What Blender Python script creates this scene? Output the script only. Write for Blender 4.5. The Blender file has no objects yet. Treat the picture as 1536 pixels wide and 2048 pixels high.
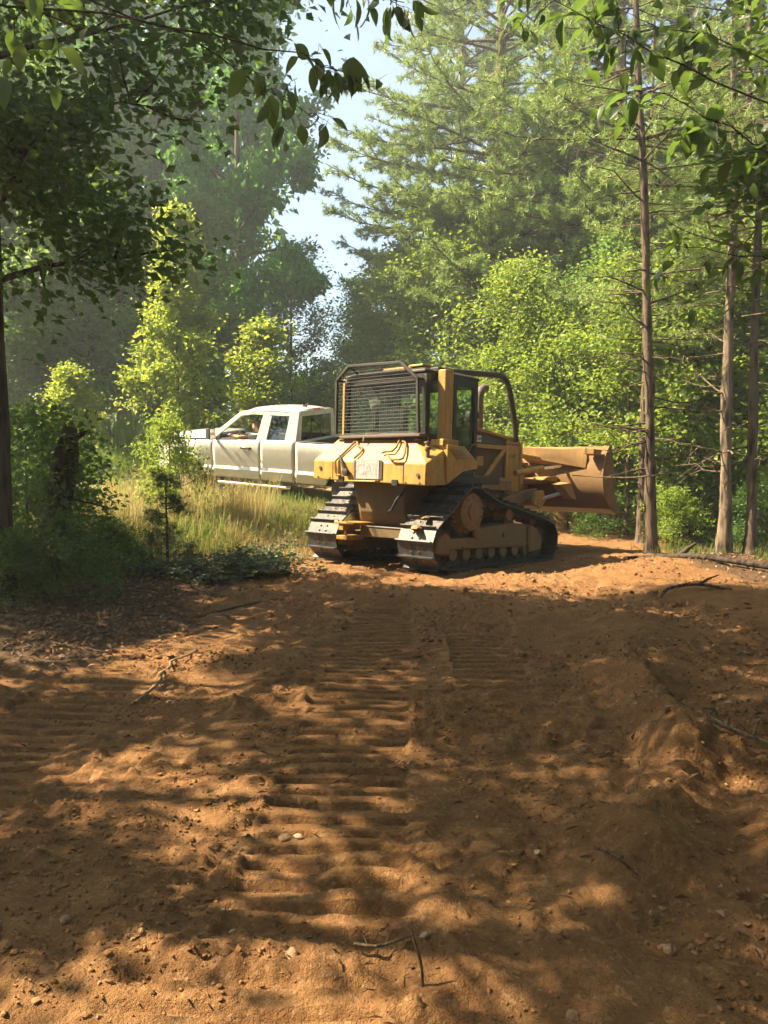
import bpy, bmesh, math, random
import numpy as np
from mathutils import Vector, Matrix

# ------------------------------------------------------------------ camera, sky, sun, exposure
scene = bpy.context.scene
rad = math.radians
cam_d = bpy.data.cameras.new('camera')
cam_d.sensor_fit = 'VERTICAL'; cam_d.sensor_height = 36.0
cam_d.lens = 36.0 * 1600 / 2048
cam_d.clip_start = 0.05; cam_d.clip_end = 1500
cam = bpy.data.objects.new('camera', cam_d)
scene.collection.objects.link(cam)
cam.location = (0, 0, 1.6)
cam.rotation_euler = (math.pi / 2 - math.atan(99 / 1600), 0, 0)
scene.camera = cam

SUN_EL = rad(48)
SUN_TO = (-0.991, 0.13)                      # horizontal direction towards the sun
SUN_AZ = math.atan2(SUN_TO[0], SUN_TO[1])   # clockwise from +Y
world = bpy.data.worlds.new('World'); scene.world = world; world.use_nodes = True
wn = world.node_tree; wn.nodes.clear()
w_out = wn.nodes.new('ShaderNodeOutputWorld'); w_bg = wn.nodes.new('ShaderNodeBackground')
w_sky = wn.nodes.new('ShaderNodeTexSky'); w_sky.sky_type = 'NISHITA'; w_sky.sun_disc = False
w_sky.sun_elevation = SUN_EL; w_sky.sun_rotation = SUN_AZ
w_sky.air_density = 1.0; w_sky.dust_density = 2.0; w_sky.ozone_density = 2.0
w_bg.inputs['Strength'].default_value = 0.070
wn.links.new(w_sky.outputs[0], w_bg.inputs[0]); wn.links.new(w_bg.outputs[0], w_out.inputs[0])
sun_d = bpy.data.lights.new('sun', 'SUN'); sun_d.energy = 5.0; sun_d.angle = rad(0.53)
sun_d.color = (1.0, 0.87, 0.68)
sun = bpy.data.objects.new('sun', sun_d); scene.collection.objects.link(sun)
_l = Vector((-SUN_TO[0] * math.cos(SUN_EL), -SUN_TO[1] * math.cos(SUN_EL), -math.sin(SUN_EL)))
sun.rotation_euler = _l.to_track_quat('-Z', 'Y').to_euler()
scene.view_settings.view_transform = 'Standard'; scene.view_settings.look = 'None'
scene.view_settings.gamma = 1.0; scene.view_settings.use_curve_mapping = False
scene.view_settings.exposure = 2.32
scene.view_settings.use_white_balance = True; scene.view_settings.white_balance_temperature = 7600; scene.view_settings.white_balance_tint = 6
scene.render.engine = 'CYCLES'
cy = scene.cycles
cy.max_bounces = 4; cy.diffuse_bounces = 3; cy.glossy_bounces = 2; cy.transmission_bounces = 3
cy.transparent_max_bounces = 12; cy.caustics_reflective = False; cy.caustics_refractive = False
cy.sample_clamp_indirect = 6.0
cy.use_denoising = True; cy.use_adaptive_sampling = True; cy.adaptive_threshold = 0.03; cy.volume_bounces = 0

C = scene.collection
rng = np.random.default_rng(7)

# ------------------------------------------------------------------ object helpers
def tag(o, label=None, cat=None, group=None, kind=None):
    if label: o['label'] = label
    if cat: o['category'] = cat
    if group: o['group'] = group
    if kind: o['kind'] = kind
    return o

def empty(name, loc=(0, 0, 0), rot=(0, 0, 0)):
    o = bpy.data.objects.new(name, None); C.objects.link(o)
    o.empty_display_size = 0.2; o.location = loc; o.rotation_euler = rot
    return o

def link(name, me, parent=None, loc=None, rot=None, scale=None):
    o = bpy.data.objects.new(name, me); C.objects.link(o)
    if parent is not None: o.parent = parent
    if loc is not None: o.location = loc
    if rot is not None: o.rotation_euler = rot
    if scale is not None: o.scale = scale
    return o

def copy_tree(o, parent=None):
    c = o.copy(); C.objects.link(c); c.parent = parent
    for ch in list(o.children): copy_tree(ch, c)
    return c

def np_mesh(name, V, faces_list, mat, smooth=False):
    """faces_list: list of (n,k) int arrays"""
    me = bpy.data.meshes.new(name)
    V = np.asarray(V, np.float32)
    me.vertices.add(len(V)); me.vertices.foreach_set('co', V.ravel())
    loops = np.concatenate([f.ravel() for f in faces_list]).astype(np.int32)
    tot = np.concatenate([np.full(len(f), f.shape[1]) for f in faces_list]).astype(np.int32)
    start = np.concatenate([[0], np.cumsum(tot)[:-1]]).astype(np.int32)
    me.loops.add(len(loops)); me.loops.foreach_set('vertex_index', loops)
    me.polygons.add(len(tot)); me.polygons.foreach_set('loop_start', start)
    try: me.polygons.foreach_set('loop_total', tot)
    except Exception: pass
    me.polygons.foreach_set('use_smooth', np.full(len(tot), smooth))
    me.update(calc_edges=True); me.validate()
    if mat is not None: me.materials.append(mat)
    return me

class MB:
    """collects shapes into one mesh"""
    def __init__(s): s.v = []; s.f = []
    def add(s, V, F):
        b = len(s.v); s.v += [tuple(map(float, p)) for p in V]; s.f += [tuple(b + i for i in f) for f in F]; return s
    def box(s, c, d, rot=None):
        x, y, z = [k / 2 for k in d]
        P = [Vector((i * x, j * y, k * z)) for i in (-1, 1) for j in (-1, 1) for k in (-1, 1)]
        if rot is not None:
            M = Matrix.Rotation(rot[2], 3, 'Z') @ Matrix.Rotation(rot[1], 3, 'Y') @ Matrix.Rotation(rot[0], 3, 'X')
            P = [M @ p for p in P]
        P = [(p[0] + c[0], p[1] + c[1], p[2] + c[2]) for p in P]
        return s.add(P, [(0, 1, 3, 2), (4, 6, 7, 5), (0, 4, 5, 1), (2, 3, 7, 6), (0, 2, 6, 4), (1, 5, 7, 3)])
    def bb(s, x0, x1, y0, y1, z0, z1):
        return s.box(((x0 + x1) / 2, (y0 + y1) / 2, (z0 + z1) / 2), (abs(x1 - x0), abs(y1 - y0), abs(z1 - z0)))
    def prism(s, prof, y0, y1, ax='y', fn=None):
        """prof of 2D points extruded; ax 'y': (x,z); 'x': (y,z); 'z': (x,y)"""
        n = len(prof); P = []
        for t in (y0, y1):
            for a, b in prof:
                P.append({'y': (a, t, b), 'x': (t, a, b), 'z': (a, b, t)}[ax])
        if fn: P = [fn(p) for p in P]
        F = [tuple(range(n - 1, -1, -1)), tuple(range(n, 2 * n))]
        F += [(i, (i + 1) % n, n + (i + 1) % n, n + i) for i in range(n)]
        return s.add(P, F)
    def tube(s, pts, r, n=8, cap=True):
        pts = [Vector(p) for p in pts]; m = len(pts)
        rs = r if isinstance(r, (list, tuple)) else [r] * m
        P = []; up = None
        for i, p in enumerate(pts):
            t = (pts[min(i + 1, m - 1)] - pts[max(i - 1, 0)]).normalized()
            if up is None:
                up = Vector((0, 0, 1)) if abs(t.z) < .9 else Vector((1, 0, 0))
            a = (up - t * up.dot(t))
            a = a.normalized() if a.length > 1e-4 else t.orthogonal().normalized()
            up = a; b = t.cross(a)
            for k in range(n):
                q = 2 * math.pi * k / n
                P.append(p + (a * math.cos(q) + b * math.sin(q)) * rs[i])
        F = [(i * n + k, i * n + (k + 1) % n, (i + 1) * n + (k + 1) % n, (i + 1) * n + k) for i in range(m - 1) for k in range(n)]
        if cap: F += [tuple(range(n - 1, -1, -1)), tuple((m - 1) * n + k for k in range(n))]
        return s.add(P, F)
    def lathe(s, prof, c, ax='y', n=24):
        """prof: (r, t) along axis"""
        P = []; m = len(prof)
        for r, t in prof:
            for k in range(n):
                q = 2 * math.pi * k / n; u, w = r * math.cos(q), r * math.sin(q)
                d = {'y': (u, t, w), 'x': (t, u, w), 'z': (u, w, t)}[ax]
                P.append((c[0] + d[0], c[1] + d[1], c[2] + d[2]))
        F = [(i * n + k, i * n + (k + 1) % n, (i + 1) * n + (k + 1) % n, (i + 1) * n + k) for i in range(m - 1) for k in range(n)]
        F += [tuple(range(n - 1, -1, -1)), tuple((m - 1) * n + k for k in range(n))]
        return s.add(P, F)
    def hull(s, pts):
        bm = bmesh.new()
        for p in pts: bm.verts.new(p)
        bmesh.ops.convex_hull(bm, input=bm.verts)
        loose = [v for v in bm.verts if not v.link_faces]
        bmesh.ops.delete(bm, geom=loose, context='VERTS')
        bmesh.ops.dissolve_limit(bm, angle_limit=0.02, verts=bm.verts, edges=bm.edges)
        bm.verts.index_update(); vs = list(bm.verts)
        for i, v in enumerate(vs): v.index = i
        s.add([v.co for v in vs], [tuple(v.index for v in f.verts) for f in bm.faces]); bm.free(); return s
    def mesh(s, name, mat, smooth=0.6):
        me = bpy.data.meshes.new(name); me.from_pydata(s.v, [], s.f)
        bm = bmesh.new(); bm.from_mesh(me); bmesh.ops.recalc_face_normals(bm, faces=bm.faces); bm.to_mesh(me); bm.free()
        if mat: me.materials.append(mat)
        if smooth:
            me.polygons.foreach_set('use_smooth', [True] * len(me.polygons))
            me.set_sharp_from_angle(angle=smooth)
        me.update(); return me
    def build(s, name, mat, parent=None, bevel=0, smooth=0.6):
        o = link(name, s.mesh(name, mat, smooth), parent)
        if bevel:
            m = o.modifiers.new('bevel', 'BEVEL'); m.width = bevel; m.segments = 2; m.limit_method = 'ANGLE'; m.angle_limit = rad(35)
            m.harden_normals = False
        return o

# ------------------------------------------------------------------ noise and terrain
def _hash(ix, iy, seed):
    h = (ix.astype(np.int64) * 374761393 + iy.astype(np.int64) * 668265263 + seed * 1442695041) & 0xFFFFFFFF
    h = ((h ^ (h >> 13)) * 1274126177) & 0xFFFFFFFF
    h = (h ^ (h >> 16)) & 0xFFFFFFFF
    return h / 4294967295.0
def vnoise(x, y, seed=0):
    ix = np.floor(x); iy = np.floor(y); fx = x - ix; fy = y - iy
    fx = fx * fx * (3 - 2 * fx); fy = fy * fy * (3 - 2 * fy)
    a = _hash(ix, iy, seed); b = _hash(ix + 1, iy, seed); c = _hash(ix, iy + 1, seed); d = _hash(ix + 1, iy + 1, seed)
    return (a * (1 - fx) + b * fx) * (1 - fy) + (c * (1 - fx) + d * fx) * fy
def fbm(x, y, octv=4, seed=0):
    r = np.zeros_like(x); a = .5; s = 0
    for i in range(octv):
        r += a * vnoise(x * 2 ** i + 17.3 * i, y * 2 ** i + 9.1 * i, seed + i); s += a; a *= .5
    return r / s
def sstep(a, b, x):
    t = np.clip((x - a) / (b - a), 0, 1); return t * t * (3 - 2 * t)
def seg_d(x, y, x0, y0, x1, y1):
    dx, dy = x1 - x0, y1 - y0; L = dx * dx + dy * dy
    t = np.clip(((x - x0) * dx + (y - y0) * dy) / L, 0, 1)
    return np.hypot(x - x0 - t * dx, y - y0 - t * dy), t

DZ = (0.818, 12.986); DYAW = 0.749
def bank_q(x, y): return -math.cos(DYAW) * (x - DZ[0]) + math.sin(DYAW) * (y - DZ[1])
def h_base(x, y):
    q = bank_q(x, y)
    m = sstep(1.5, 3.0, q) * sstep(8.5, 11.5, y)
    P = np.clip(.66 + .12 * (y - 15.4) - .057 * (x + .73), 0, 1.7)
    z = m * P
    z = z + .15 * sstep(2.2, 4.2, x) * sstep(6, 9.5, y) * (1 - sstep(11.8, 14.5, y))   # raised shoulder by the pines
    z = z + .12 * sstep(1.4, 2.4, x) * (1 - sstep(6, 9, y))
    z = z + .14 * sstep(-1.8, -3.4, x) * sstep(4.5, 7, y) * (1 - m)
    return z
def dirt_mask(x, y):
    """1 where the bare graded soil is"""
    n = fbm(x * .9, y * .9, 3, 50) - .5
    left = sstep(-2.7, -1.7, x + 1.3 * n + .10 * np.clip(6.5 - y, 0, 9) * 2.2 - .0 * y)
    left = np.maximum(left, sstep(6.6, 5.4, y + .8 * n))
    q = bank_q(x, y)
    bankm = 1 - sstep(1.6, 2.6, q + .8 * n) * sstep(9.0, 10.5, y)
    far = 1 - sstep(22, 25, y + 3 * n)
    right = 1 - sstep(3.6, 5.0, x + 1.2 * n - .35 * np.clip(y - 12, 0, 9))
    right = np.maximum(right, sstep(4.5, 3.0, y))
    return left * bankm * far * right
def prints(x, y):
    z = np.zeros_like(x); msk = np.zeros_like(x)
    wob = (fbm(x * 1.7, y * 1.7, 2, 5) - .5)
    for (xc, dx, y0, y1, ph, amp, hw) in ((-.24, .040, 2.4, 9.6, 0., .024, .32), (-2.22, .05, 2.0, 6.5, .07, .020, .33), (-.42, .02, 1.2, 2.6, .1, .024, .42), (.72, .03, 5.2, 7.6, .03, .020, .27), (1.62, .03, 2.2, 3.6, .03, .014, .28)):
        c = xc + dx * (y - 3) ; u = (x - c) / hw
        inside = sstep(1.06, .94, np.abs(u)) * sstep(y0, y0 + .5, y) * sstep(y1, y1 - .5, y)
        t = ((y + ph + .03 * wob + .012 * x) / .140) % 1.0
        bar = sstep(.0, .07, t) * sstep(.70, .62, t)
        keep = sstep(.25, .5, fbm(x * 2.3 + 3, y * 2.3, 3, 23))
        msk = np.maximum(msk, inside)
        z = z + inside * (-.050 + 2.4 * amp * (bar * (.70 + .30 * keep)))
    return z, msk
def h(x, y, fine=True):
    x = np.asarray(x, float); y = np.asarray(y, float)
    z = h_base(x, y)
    z = z + .10 * (fbm(x * .35, y * .35, 3, 1) - .5)
    near = sstep(40, 12, np.hypot(x, y))
    z = z + near * .085 * (fbm(x * 1.3, y * 1.3, 3, 2) - .5)
    # berms pushed up on the right, and smaller windrows
    for (x0, y0, x1, y1, w, hh) in ((1.05, 3.25, 1.60, 4.0, .22, .17), (1.50, 3.9, 1.80, 5.6, .16, .19), (1.75, 3.2, 2.9, 4.1, .30, .17), (1.85, 5.9, 2.3, 7.6, .35, .12), (.75, 8.0, 1.6, 7.6, .16, .11),
                                    (2.2, 10.6, 5.2, 11.4, .55, .09), (1.9, 9.9, 2.6, 11.2, .3, .04), (-2.9, 2.9, -1.1, 3.25, .22, .04)):
        d, t = seg_d(x, y, x0, y0, x1, y1)
        z = z + hh * np.exp(-(d / w) ** 2) * (.25 + 1.2 * fbm(x * 3.2, y * 3.2, 4, 33))
    if fine:
        dm = near * (.35 + .65 * dirt_mask(x, y))
        rough = .45 + .9 * sstep(.42, .62, fbm(x * .8 + 4, y * .8, 2, 61))
        pz, pm = prints(x, y)
        z = z + dm * (1 - .8 * pm) * rough * .060 * (fbm(x * 4.5, y * 4.5, 3, 3) - .5)
        cr = (1 - .93 * pm) * (.25 + 1.1 * sstep(.40, .66, fbm(x * 1.9 + 7, y * 1.9, 3, 66)))
        z = z + .75 * dm * cr * (.030 * sstep(.52, .9, vnoise(x * 11, y * 11, 41)) + .022 * sstep(.55, .85, vnoise(x * 21, y * 21, 42)) + .013 * vnoise(x * 40, y * 40, 43))
        z = z + dm * pz
    return z
def hz(x, y): return float(h(np.array([x]), np.array([y]), False)[0])

# ------------------------------------------------------------------ materials
class NT:
    def __init__(s, name):
        s.m = bpy.data.materials.new(name); s.m.use_nodes = True; s.t = s.m.node_tree; s.t.nodes.clear()
        s.out = s.t.nodes.new('ShaderNodeOutputMaterial')
    def n(s, typ, **kw):
        nd = s.t.nodes.new('ShaderNode' + typ)
        for k, v in kw.items():
            if hasattr(nd, k) and k not in nd.inputs: setattr(nd, k, v)
            else: s.set(nd, k, v)
        return nd
    def set(s, nd, k, v):
        i = nd.inputs[int(k[1:])] if (k[0] == 'i' and k[1:].isdigit()) else nd.inputs[k]
        if isinstance(v, bpy.types.NodeSocket): s.t.links.new(v, i)
        else:
            if isinstance(v, tuple) and len(v) == 3 and i.type == 'RGBA': v = v + (1,)
            i.default_value = v
    def surf(s, sock): s.t.links.new(sock, s.out.inputs['Surface']); return s.m
    def noise(s, scale, detail=4, vec=None, rough=.55, w=None):
        nd = s.n('TexNoise'); nd.inputs['Scale'].default_value = scale; nd.inputs['Detail'].default_value = detail; nd.inputs['Roughness'].default_value = rough
        if vec is not None: s.t.links.new(vec, nd.inputs['Vector'])
        return nd.outputs['Fac']
    def ramp(s, fac, stops):
        nd = s.n('ValToRGB'); e = nd.color_ramp.elements
        while len(e) < len(stops): e.new(.5)
        for i, (p, c) in enumerate(stops): e[i].position = p; e[i].color = tuple(c) + (1,) if len(c) == 3 else c
        s.t.links.new(fac, nd.inputs[0]); return nd.outputs[0]
    def mix(s, fac, a, b, mode='MIX'):
        nd = s.n('Mix'); nd.data_type = 'RGBA'; nd.blend_type = mode
        s.set(nd, 'i0', fac); s.set(nd, 'i6', a); s.set(nd, 'i7', b); return nd.outputs[2]
    def math(s, op, a, b=0.0):
        nd = s.n('Math'); nd.operation = op; s.set(nd, 'i0', a); s.set(nd, 'i1', b); return nd.outputs[0]
    def bump(s, hgt, strength=.4, dist=.01):
        nd = s.n('Bump'); nd.inputs['Strength'].default_value = strength; nd.inputs['Distance'].default_value = dist
        s.t.links.new(hgt, nd.inputs['Height']); return nd.outputs[0]
    def obj(s): return s.n('TexCoord').outputs['Object']
    def pos(s): return s.n('NewGeometry').outputs['Position']
    def island(s): return s.n('NewGeometry').outputs['Random Per Island']
    def bsdf(s, color, rough=.6, metal=0, normal=None, spec=.5, coat=0):
        nd = s.n('BsdfPrincipled'); s.set(nd, 'Base Color', color); s.set(nd, 'Roughness', rough); s.set(nd, 'Metallic', metal)
        s.set(nd, 'Specular IOR Level', spec); s.set(nd, 'Coat Weight', coat)
        if normal is not None: s.t.links.new(normal, nd.inputs['Normal'])
        return nd.outputs[0]

def m_simple(name, col, rough=.6, metal=0, var=.15, scale=8, spec=.5, coat=0, bump=0):
    t = NT(name); o = t.obj(); f = t.noise(scale, 5, o)
    c = t.mix(f, tuple(k * (1 - var) for k in col), tuple(min(1, k * (1 + var)) for k in col))
    nb = t.bump(t.noise(scale * 6, 4, o), .3, bump) if bump else None
    return t.surf(t.bsdf(c, rough, metal, nb, spec, coat))

def m_paint(name, col, dust, dust_amt, rough=.42, scale=3.0, coat=0.0, grime=True):
    """worn machine paint with dust lying on it in blotches"""
    t = NT(name); o = t.obj()
    f1 = t.noise(scale, 6, o, .65); f2 = t.noise(scale * 9, 4, o, .6)
    k = t.ramp(f1, [(.5 - .35 * dust_amt - .12, (0, 0, 0)), (.5 - .35 * dust_amt + .28, (1, 1, 1))])
    inv = t.math('SUBTRACT', 1.0, k)
    d = t.math('MULTIPLY', t.math('ADD', t.math('MULTIPLY', inv, 0.0), k), dust_amt)
    d = t.math('MULTIPLY', d, t.math('ADD', .55, t.math('MULTIPLY', f2, .7)))
    base = t.mix(f2, tuple(k2 * .9 for k2 in col), tuple(k2 * 1.08 for k2 in col))
    mp = t.n('Mapping'); t.t.links.new(o, mp.inputs['Vector']); mp.inputs['Scale'].default_value = (5, 5, .8)
    gs = t.ramp(t.noise(1.6, 6, mp.outputs[0], .7), [(.40, (0, 0, 0)), (.66, (.75, .75, .75))])
    gb = t.ramp(t.noise(5.5, 6, o, .75), [(.52, (0, 0, 0)), (.66, (.8, .8, .8))])
    base = t.mix(t.math('MAXIMUM', gs, gb), base, tuple(k2 * .42 for k2 in dust)) if grime else base
    c = t.mix(d, base, dust)
    r = t.math('ADD', rough, t.math('MULTIPLY', d, .4))
    nb = t.bump(f2, .12, .004)
    return t.surf(t.bsdf(c, r, 0, nb, .45, coat))

def m_leaf(name, c0, c1, c2, trans=.45, tcol=None, rough=.5, spec=.35):
    t = NT(name); i = t.island()
    c = t.ramp(i, [(0, c0), (.55, c1), (1, c2)])
    f = t.noise(.55, 3, t.pos()); c = t.mix(t.math('MULTIPLY', f, .45), c, tuple(k * .62 for k in c1))
    b = t.bsdf(c, rough, 0, None, spec)
    tr = t.n('BsdfTranslucent'); tc = t.mix(.5, c, tcol or tuple(min(1, k * 1.9) for k in c2)); t.set(tr, 'Color', tc)
    mx = t.n('MixShader'); mx.inputs[0].default_value = trans
    t.t.links.new(b, mx.inputs[1]); t.t.links.new(tr.outputs[0], mx.inputs[2])
    return t.surf(mx.outputs[0])

def m_bark(name, a, b, scale=1.0, lichen=None):
    t = NT(name); o = t.obj()
    mp = t.n('Mapping'); t.t.links.new(o, mp.inputs['Vector']); mp.inputs['Scale'].default_value = (14 * scale, 14 * scale, 3.2 * scale)
    vo = t.n('TexVoronoi'); t.t.links.new(mp.outputs[0], vo.inputs['Vector']); vo.inputs['Scale'].default_value = 1.0
    f = t.noise(2.2, 6, mp.outputs[0], .65)
    k = t.math('MULTIPLY', vo.outputs['Distance'], f)
    c = t.ramp(k, [(.09, a), (.17, tuple((p_ + q_) * .42 for p_, q_ in zip(a, b))), (.30, b)])
    if lichen: c = t.mix(t.ramp(t.noise(3, 4, o), [(.55, (0, 0, 0)), (.68, (.7, .7, .7))]), c, lichen)
    return t.surf(t.bsdf(c, .9, 0, t.bump(k, .9, .03), .2))

def m_glass(name, tint=(.86, .9, .88), refl=.12, fk=.8):
    t = NT(name)
    tr = t.n('BsdfTransparent'); t.set(tr, 'Color', tint)
    gl = t.n('BsdfGlossy'); t.set(gl, 'Roughness', .03); t.set(gl, 'Color', (1, 1, 1))
    fr = t.n('LayerWeight'); fr.inputs['Blend'].default_value = .25
    f = t.math('ADD', t.math('MULTIPLY', fr.outputs['Fresnel'], fk), refl * .4)
    mx = t.n('MixShader'); t.t.links.new(f, mx.inputs[0]); t.t.links.new(tr.outputs[0], mx.inputs[1]); t.t.links.new(gl.outputs[0], mx.inputs[2])
    return t.surf(mx.outputs[0])

M = {}
DUST = (.33, .20, .095)
M['yellow'] = m_paint('machine_yellow', (.50, .275, .042), DUST, .38)
M['yellow_clean'] = m_paint('machine_yellow_bright', (.52, .285, .042), DUST, .28)
M['yellow_worn'] = m_paint('machine_yellow_worn', (.40, .225, .045), (.24, .14, .065), .75, .55, 4)
M['yellow_dirty'] = m_paint('machine_yellow_caked', (.30, .185, .06), (.21, .135, .075), .85, .6, 4)
M['case'] = m_paint('case_grimy', (.15, .098, .04), (.12, .08, .042), .8, .65, 3)
M['black'] = m_paint('black_paint', (.012, .012, .012), (.05, .04, .03), .3, .5, 5)
M['steel'] = m_paint('track_steel', (.085, .085, .09), (.22, .15, .09), .30, .30, 6)
_t = NT('track_steel_polished'); _o = _t.obj()
_f = _t.noise(7, 5, _o)
M['shoe'] = _t.surf(_t.bsdf(_t.ramp(_f, [(.40, (.075, .078, .085)), (.54, (.085, .08, .078)), (.66, (.15, .10, .06)), (.8, (.19, .12, .065))]), _t.ramp(_t.noise(14, 4, _o), [(.3, (.28, .28, .28)), (.75, (.65, .65, .65))]), _t.ramp(_f, [(.52, (.7, .7, .7)), (.66, (.0, .0, .0))]), _t.bump(_t.noise(40, 3, _o), .2, .004)))
M['chain'] = m_paint('track_chain', (.035, .032, .03), (.14, .095, .06), .55, .6, 6)
M['blade'] = m_paint('blade_worn_shaded', (.32, .175, .045), (.17, .098, .046), .95, .55, 1.6)  # worn, soil-caked paint, with the moldboard's shade darkened into its colour
M['glass'] = m_glass('cab_glass', (.80, .86, .82), .01, .15)
M['carglass'] = m_glass('car_glass', (.66, .72, .69), .14)
M['clear'] = m_glass('car_glass_clear', (.92, .95, .94), .05)
M['chrome'] = m_simple('bright_metal', (.75, .75, .75), .22, 1.0, .05)
M['rusty_yellow'] = m_paint('rusty_yellow', (.34, .16, .035), (.20, .10, .045), .6, .6, 9)
M['wire'] = m_simple('screen_wire', (.13, .12, .11), .5, .4, .2, 9)
M['panel'] = m_paint('dusty_panel', (.30, .26, .15), (.36, .28, .17), .6, .6, 5)
M['exhaust'] = m_simple('exhaust_rust', (.11, .085, .075), .75, .3, .3, 12)
M['greymetal'] = m_simple('grey_metal', (.30, .30, .29), .5, .2, .2, 9)
M['rubber'] = m_simple('rubber', (.018, .018, .018), .85, 0, .2, 20)
M['dark'] = m_simple('dark_interior', (.02, .02, .022), .8, 0, .2, 10)
M['seat'] = m_simple('grey_cloth', (.055, .055, .06), .9, 0, .2, 20)
M['white'] = m_paint('white_car_paint', (.57, .56, .53), (.5, .42, .32), .16, .25, 1.2, .6, False)
M['decal'] = None
t = NT('faded_decal'); o = t.obj(); f = t.noise(9, 5, o)
mp = t.n('Mapping'); t.t.links.new(o, mp.inputs['Vector']); mp.inputs['Scale'].default_value = (3, 22, 3)
g = t.noise(2, 4, mp.outputs[0])
M['decal'] = t.surf(t.bsdf(t.mix(t.ramp(g, [(.42, (0, 0, 0)), (.62, (1, 1, 1))]), (.40, .355, .36), (.25, .21, .21)), .55))
M['decal_ink'] = m_simple('faded_ink', (.315, .275, .28), .6, 0, .3, 30)
M['decal_dark'] = m_simple('decal_dark', (.05, .045, .04), .6, 0, .3, 20)
M['decal_white'] = m_simple('decal_white', (.70, .68, .62), .5, 0, .1, 20)
M['orange'] = m_simple('orange_vinyl', (.62, .24, .04), .6, 0, .15, 14)
M['rag'] = m_simple('grey_rag', (.36, .36, .33), .95, 0, .25, 14, bump=.01)
M['red'] = m_simple('red_lens', (.35, .02, .015), .2, 0, .1, 10)
M['skin'] = m_simple('skin', (.46, .25, .17), .55, 0, .12, 14)
M['shirt'] = m_simple('pale_shirt', (.55, .54, .50), .9, 0, .1, 14)
M['trousers'] = m_simple('dark_trousers', (.05, .06, .09), .9, 0, .1, 14)
M['hair'] = m_simple('grey_hair', (.16, .14, .12), .8, 0, .2, 60)

# foliage
M['leaf_oak'] = m_leaf('leaf_dark_green', (0.0414, 0.2172, 0.0237), (0.0592, 0.2921, 0.0297), (0.0917, 0.3932, 0.0386), .38, (.20, .32, .05))
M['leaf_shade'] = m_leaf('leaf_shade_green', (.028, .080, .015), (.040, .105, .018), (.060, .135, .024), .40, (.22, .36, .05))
M['leaf_mid'] = m_leaf('leaf_mid_green', (0.0918, 0.1932, 0.0434), (0.1329, 0.2536, 0.0579), (0.2053, 0.3260, 0.0725), .45, (.26, .40, .06))
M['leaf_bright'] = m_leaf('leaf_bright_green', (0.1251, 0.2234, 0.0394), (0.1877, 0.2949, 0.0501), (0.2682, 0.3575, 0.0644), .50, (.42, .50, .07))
M['leaf_sapling'] = m_leaf('leaf_sapling_yellow_green', (0.1371, 0.2402, 0.0379), (0.1999, 0.3089, 0.0486), (0.2685, 0.3500, 0.0683), .52, (.52, .56, .08))
M['leaf_near'] = m_leaf('leaf_broad', (0.0386, 0.0828, 0.0221), (0.0552, 0.1082, 0.0309), (0.0828, 0.1380, 0.0398), .42, (.22, .36, .05), .38, .5)
M['leaf_wilt'] = m_leaf('leaf_wilting', (.055, .085, .040), (.085, .120, .065), (.135, .165, .105), .25, (.16, .22, .08), .55)
M['needle'] = m_leaf('pine_needle', (0.1873, 0.2954, 0.0821), (0.2654, 0.3886, 0.1039), (0.3904, 0.4973, 0.1366), .30, (.26, .34, .08), .5)
M['needle_dark'] = m_leaf('pine_needle_dark', (0.0286, 0.0585, 0.0234), (0.0416, 0.0780, 0.0312), (0.0650, 0.1040, 0.0390), .2, (.1, .16, .05), .5)
M['grass_dry'] = m_leaf('grass_dry', (0.3263, 0.2521, 0.1113), (0.4569, 0.3722, 0.1733), (0.5657, 0.5042, 0.2475), .35, (.55, .42, .16), .7)
M['grass_green'] = m_leaf('grass_green', (0.0690, 0.1265, 0.0253), (0.1035, 0.1667, 0.0345), (0.1725, 0.2185, 0.0575), .4, (.30, .42, .06), .6)
M['litter'] = m_leaf('leaf_litter', (.10, .055, .03), (.18, .105, .06), (.32, .215, .14), .12, (.2, .1, .05), .8)
M['bark'] = m_bark('bark_grey_brown', (.035, .024, .018), (.15, .105, .075))
M['bark_pine'] = m_bark('bark_pine', (.012, .009, .007), (.115, .082, .06), .8)
M['bark_pale'] = m_bark('bark_pale', (.025, .019, .015), (.19, .145, .105), .8)
M['bark_dark'] = m_bark('bark_dark', (.016, .012, .010), (.06, .045, .034))
M['stick'] = m_bark('stick_bleached', (.12, .08, .05), (.30, .22, .14), 2.5)
M['stick_dark'] = m_bark('stick_dark', (.03, .02, .014), (.12, .08, .05), 2.5)

# soil
t = NT('soil'); p = t.pos()
n1 = t.noise(.7, 5, p, .6); n2 = t.noise(6, 6, p, .65); n3 = t.noise(38, 5, p, .7); n4 = t.noise(150, 3, p, .6)
dirt = t.ramp(n2, [(.28, (0.150, 0.072, 0.030)), (.5, (0.235, 0.121, 0.053)), (.72, (0.335, 0.189, 0.089))])
dirt = t.mix(t.ramp(n1, [(.38, (0, 0, 0)), (.66, (.6, .6, .6))]), dirt, (0.200, 0.095, 0.038))
dirt = t.mix(t.math('MULTIPLY', n3, .55), dirt, (0.175, 0.091, 0.042))
peb = t.n('TexVoronoi'); peb.inputs['Scale'].default_value = 26; t.t.links.new(p, peb.inputs['Vector'])
dirt = t.mix(t.ramp(peb.outputs['Distance'], [(.0, (.16, .16, .16)), (.16, (0, 0, 0))]), dirt, (.40, .27, .155))
sp1 = t.n('TexVoronoi'); sp1.inputs['Scale'].default_value = 70; t.t.links.new(p, sp1.inputs['Vector'])
spc = t.n('SeparateColor'); t.t.links.new(sp1.outputs['Color'], spc.inputs[0])
dirt = t.mix(t.ramp(spc.outputs[0], [(.84, (0, 0, 0)), (.97, (.32, .32, .32))]), dirt, (.085, .045, .022))
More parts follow.
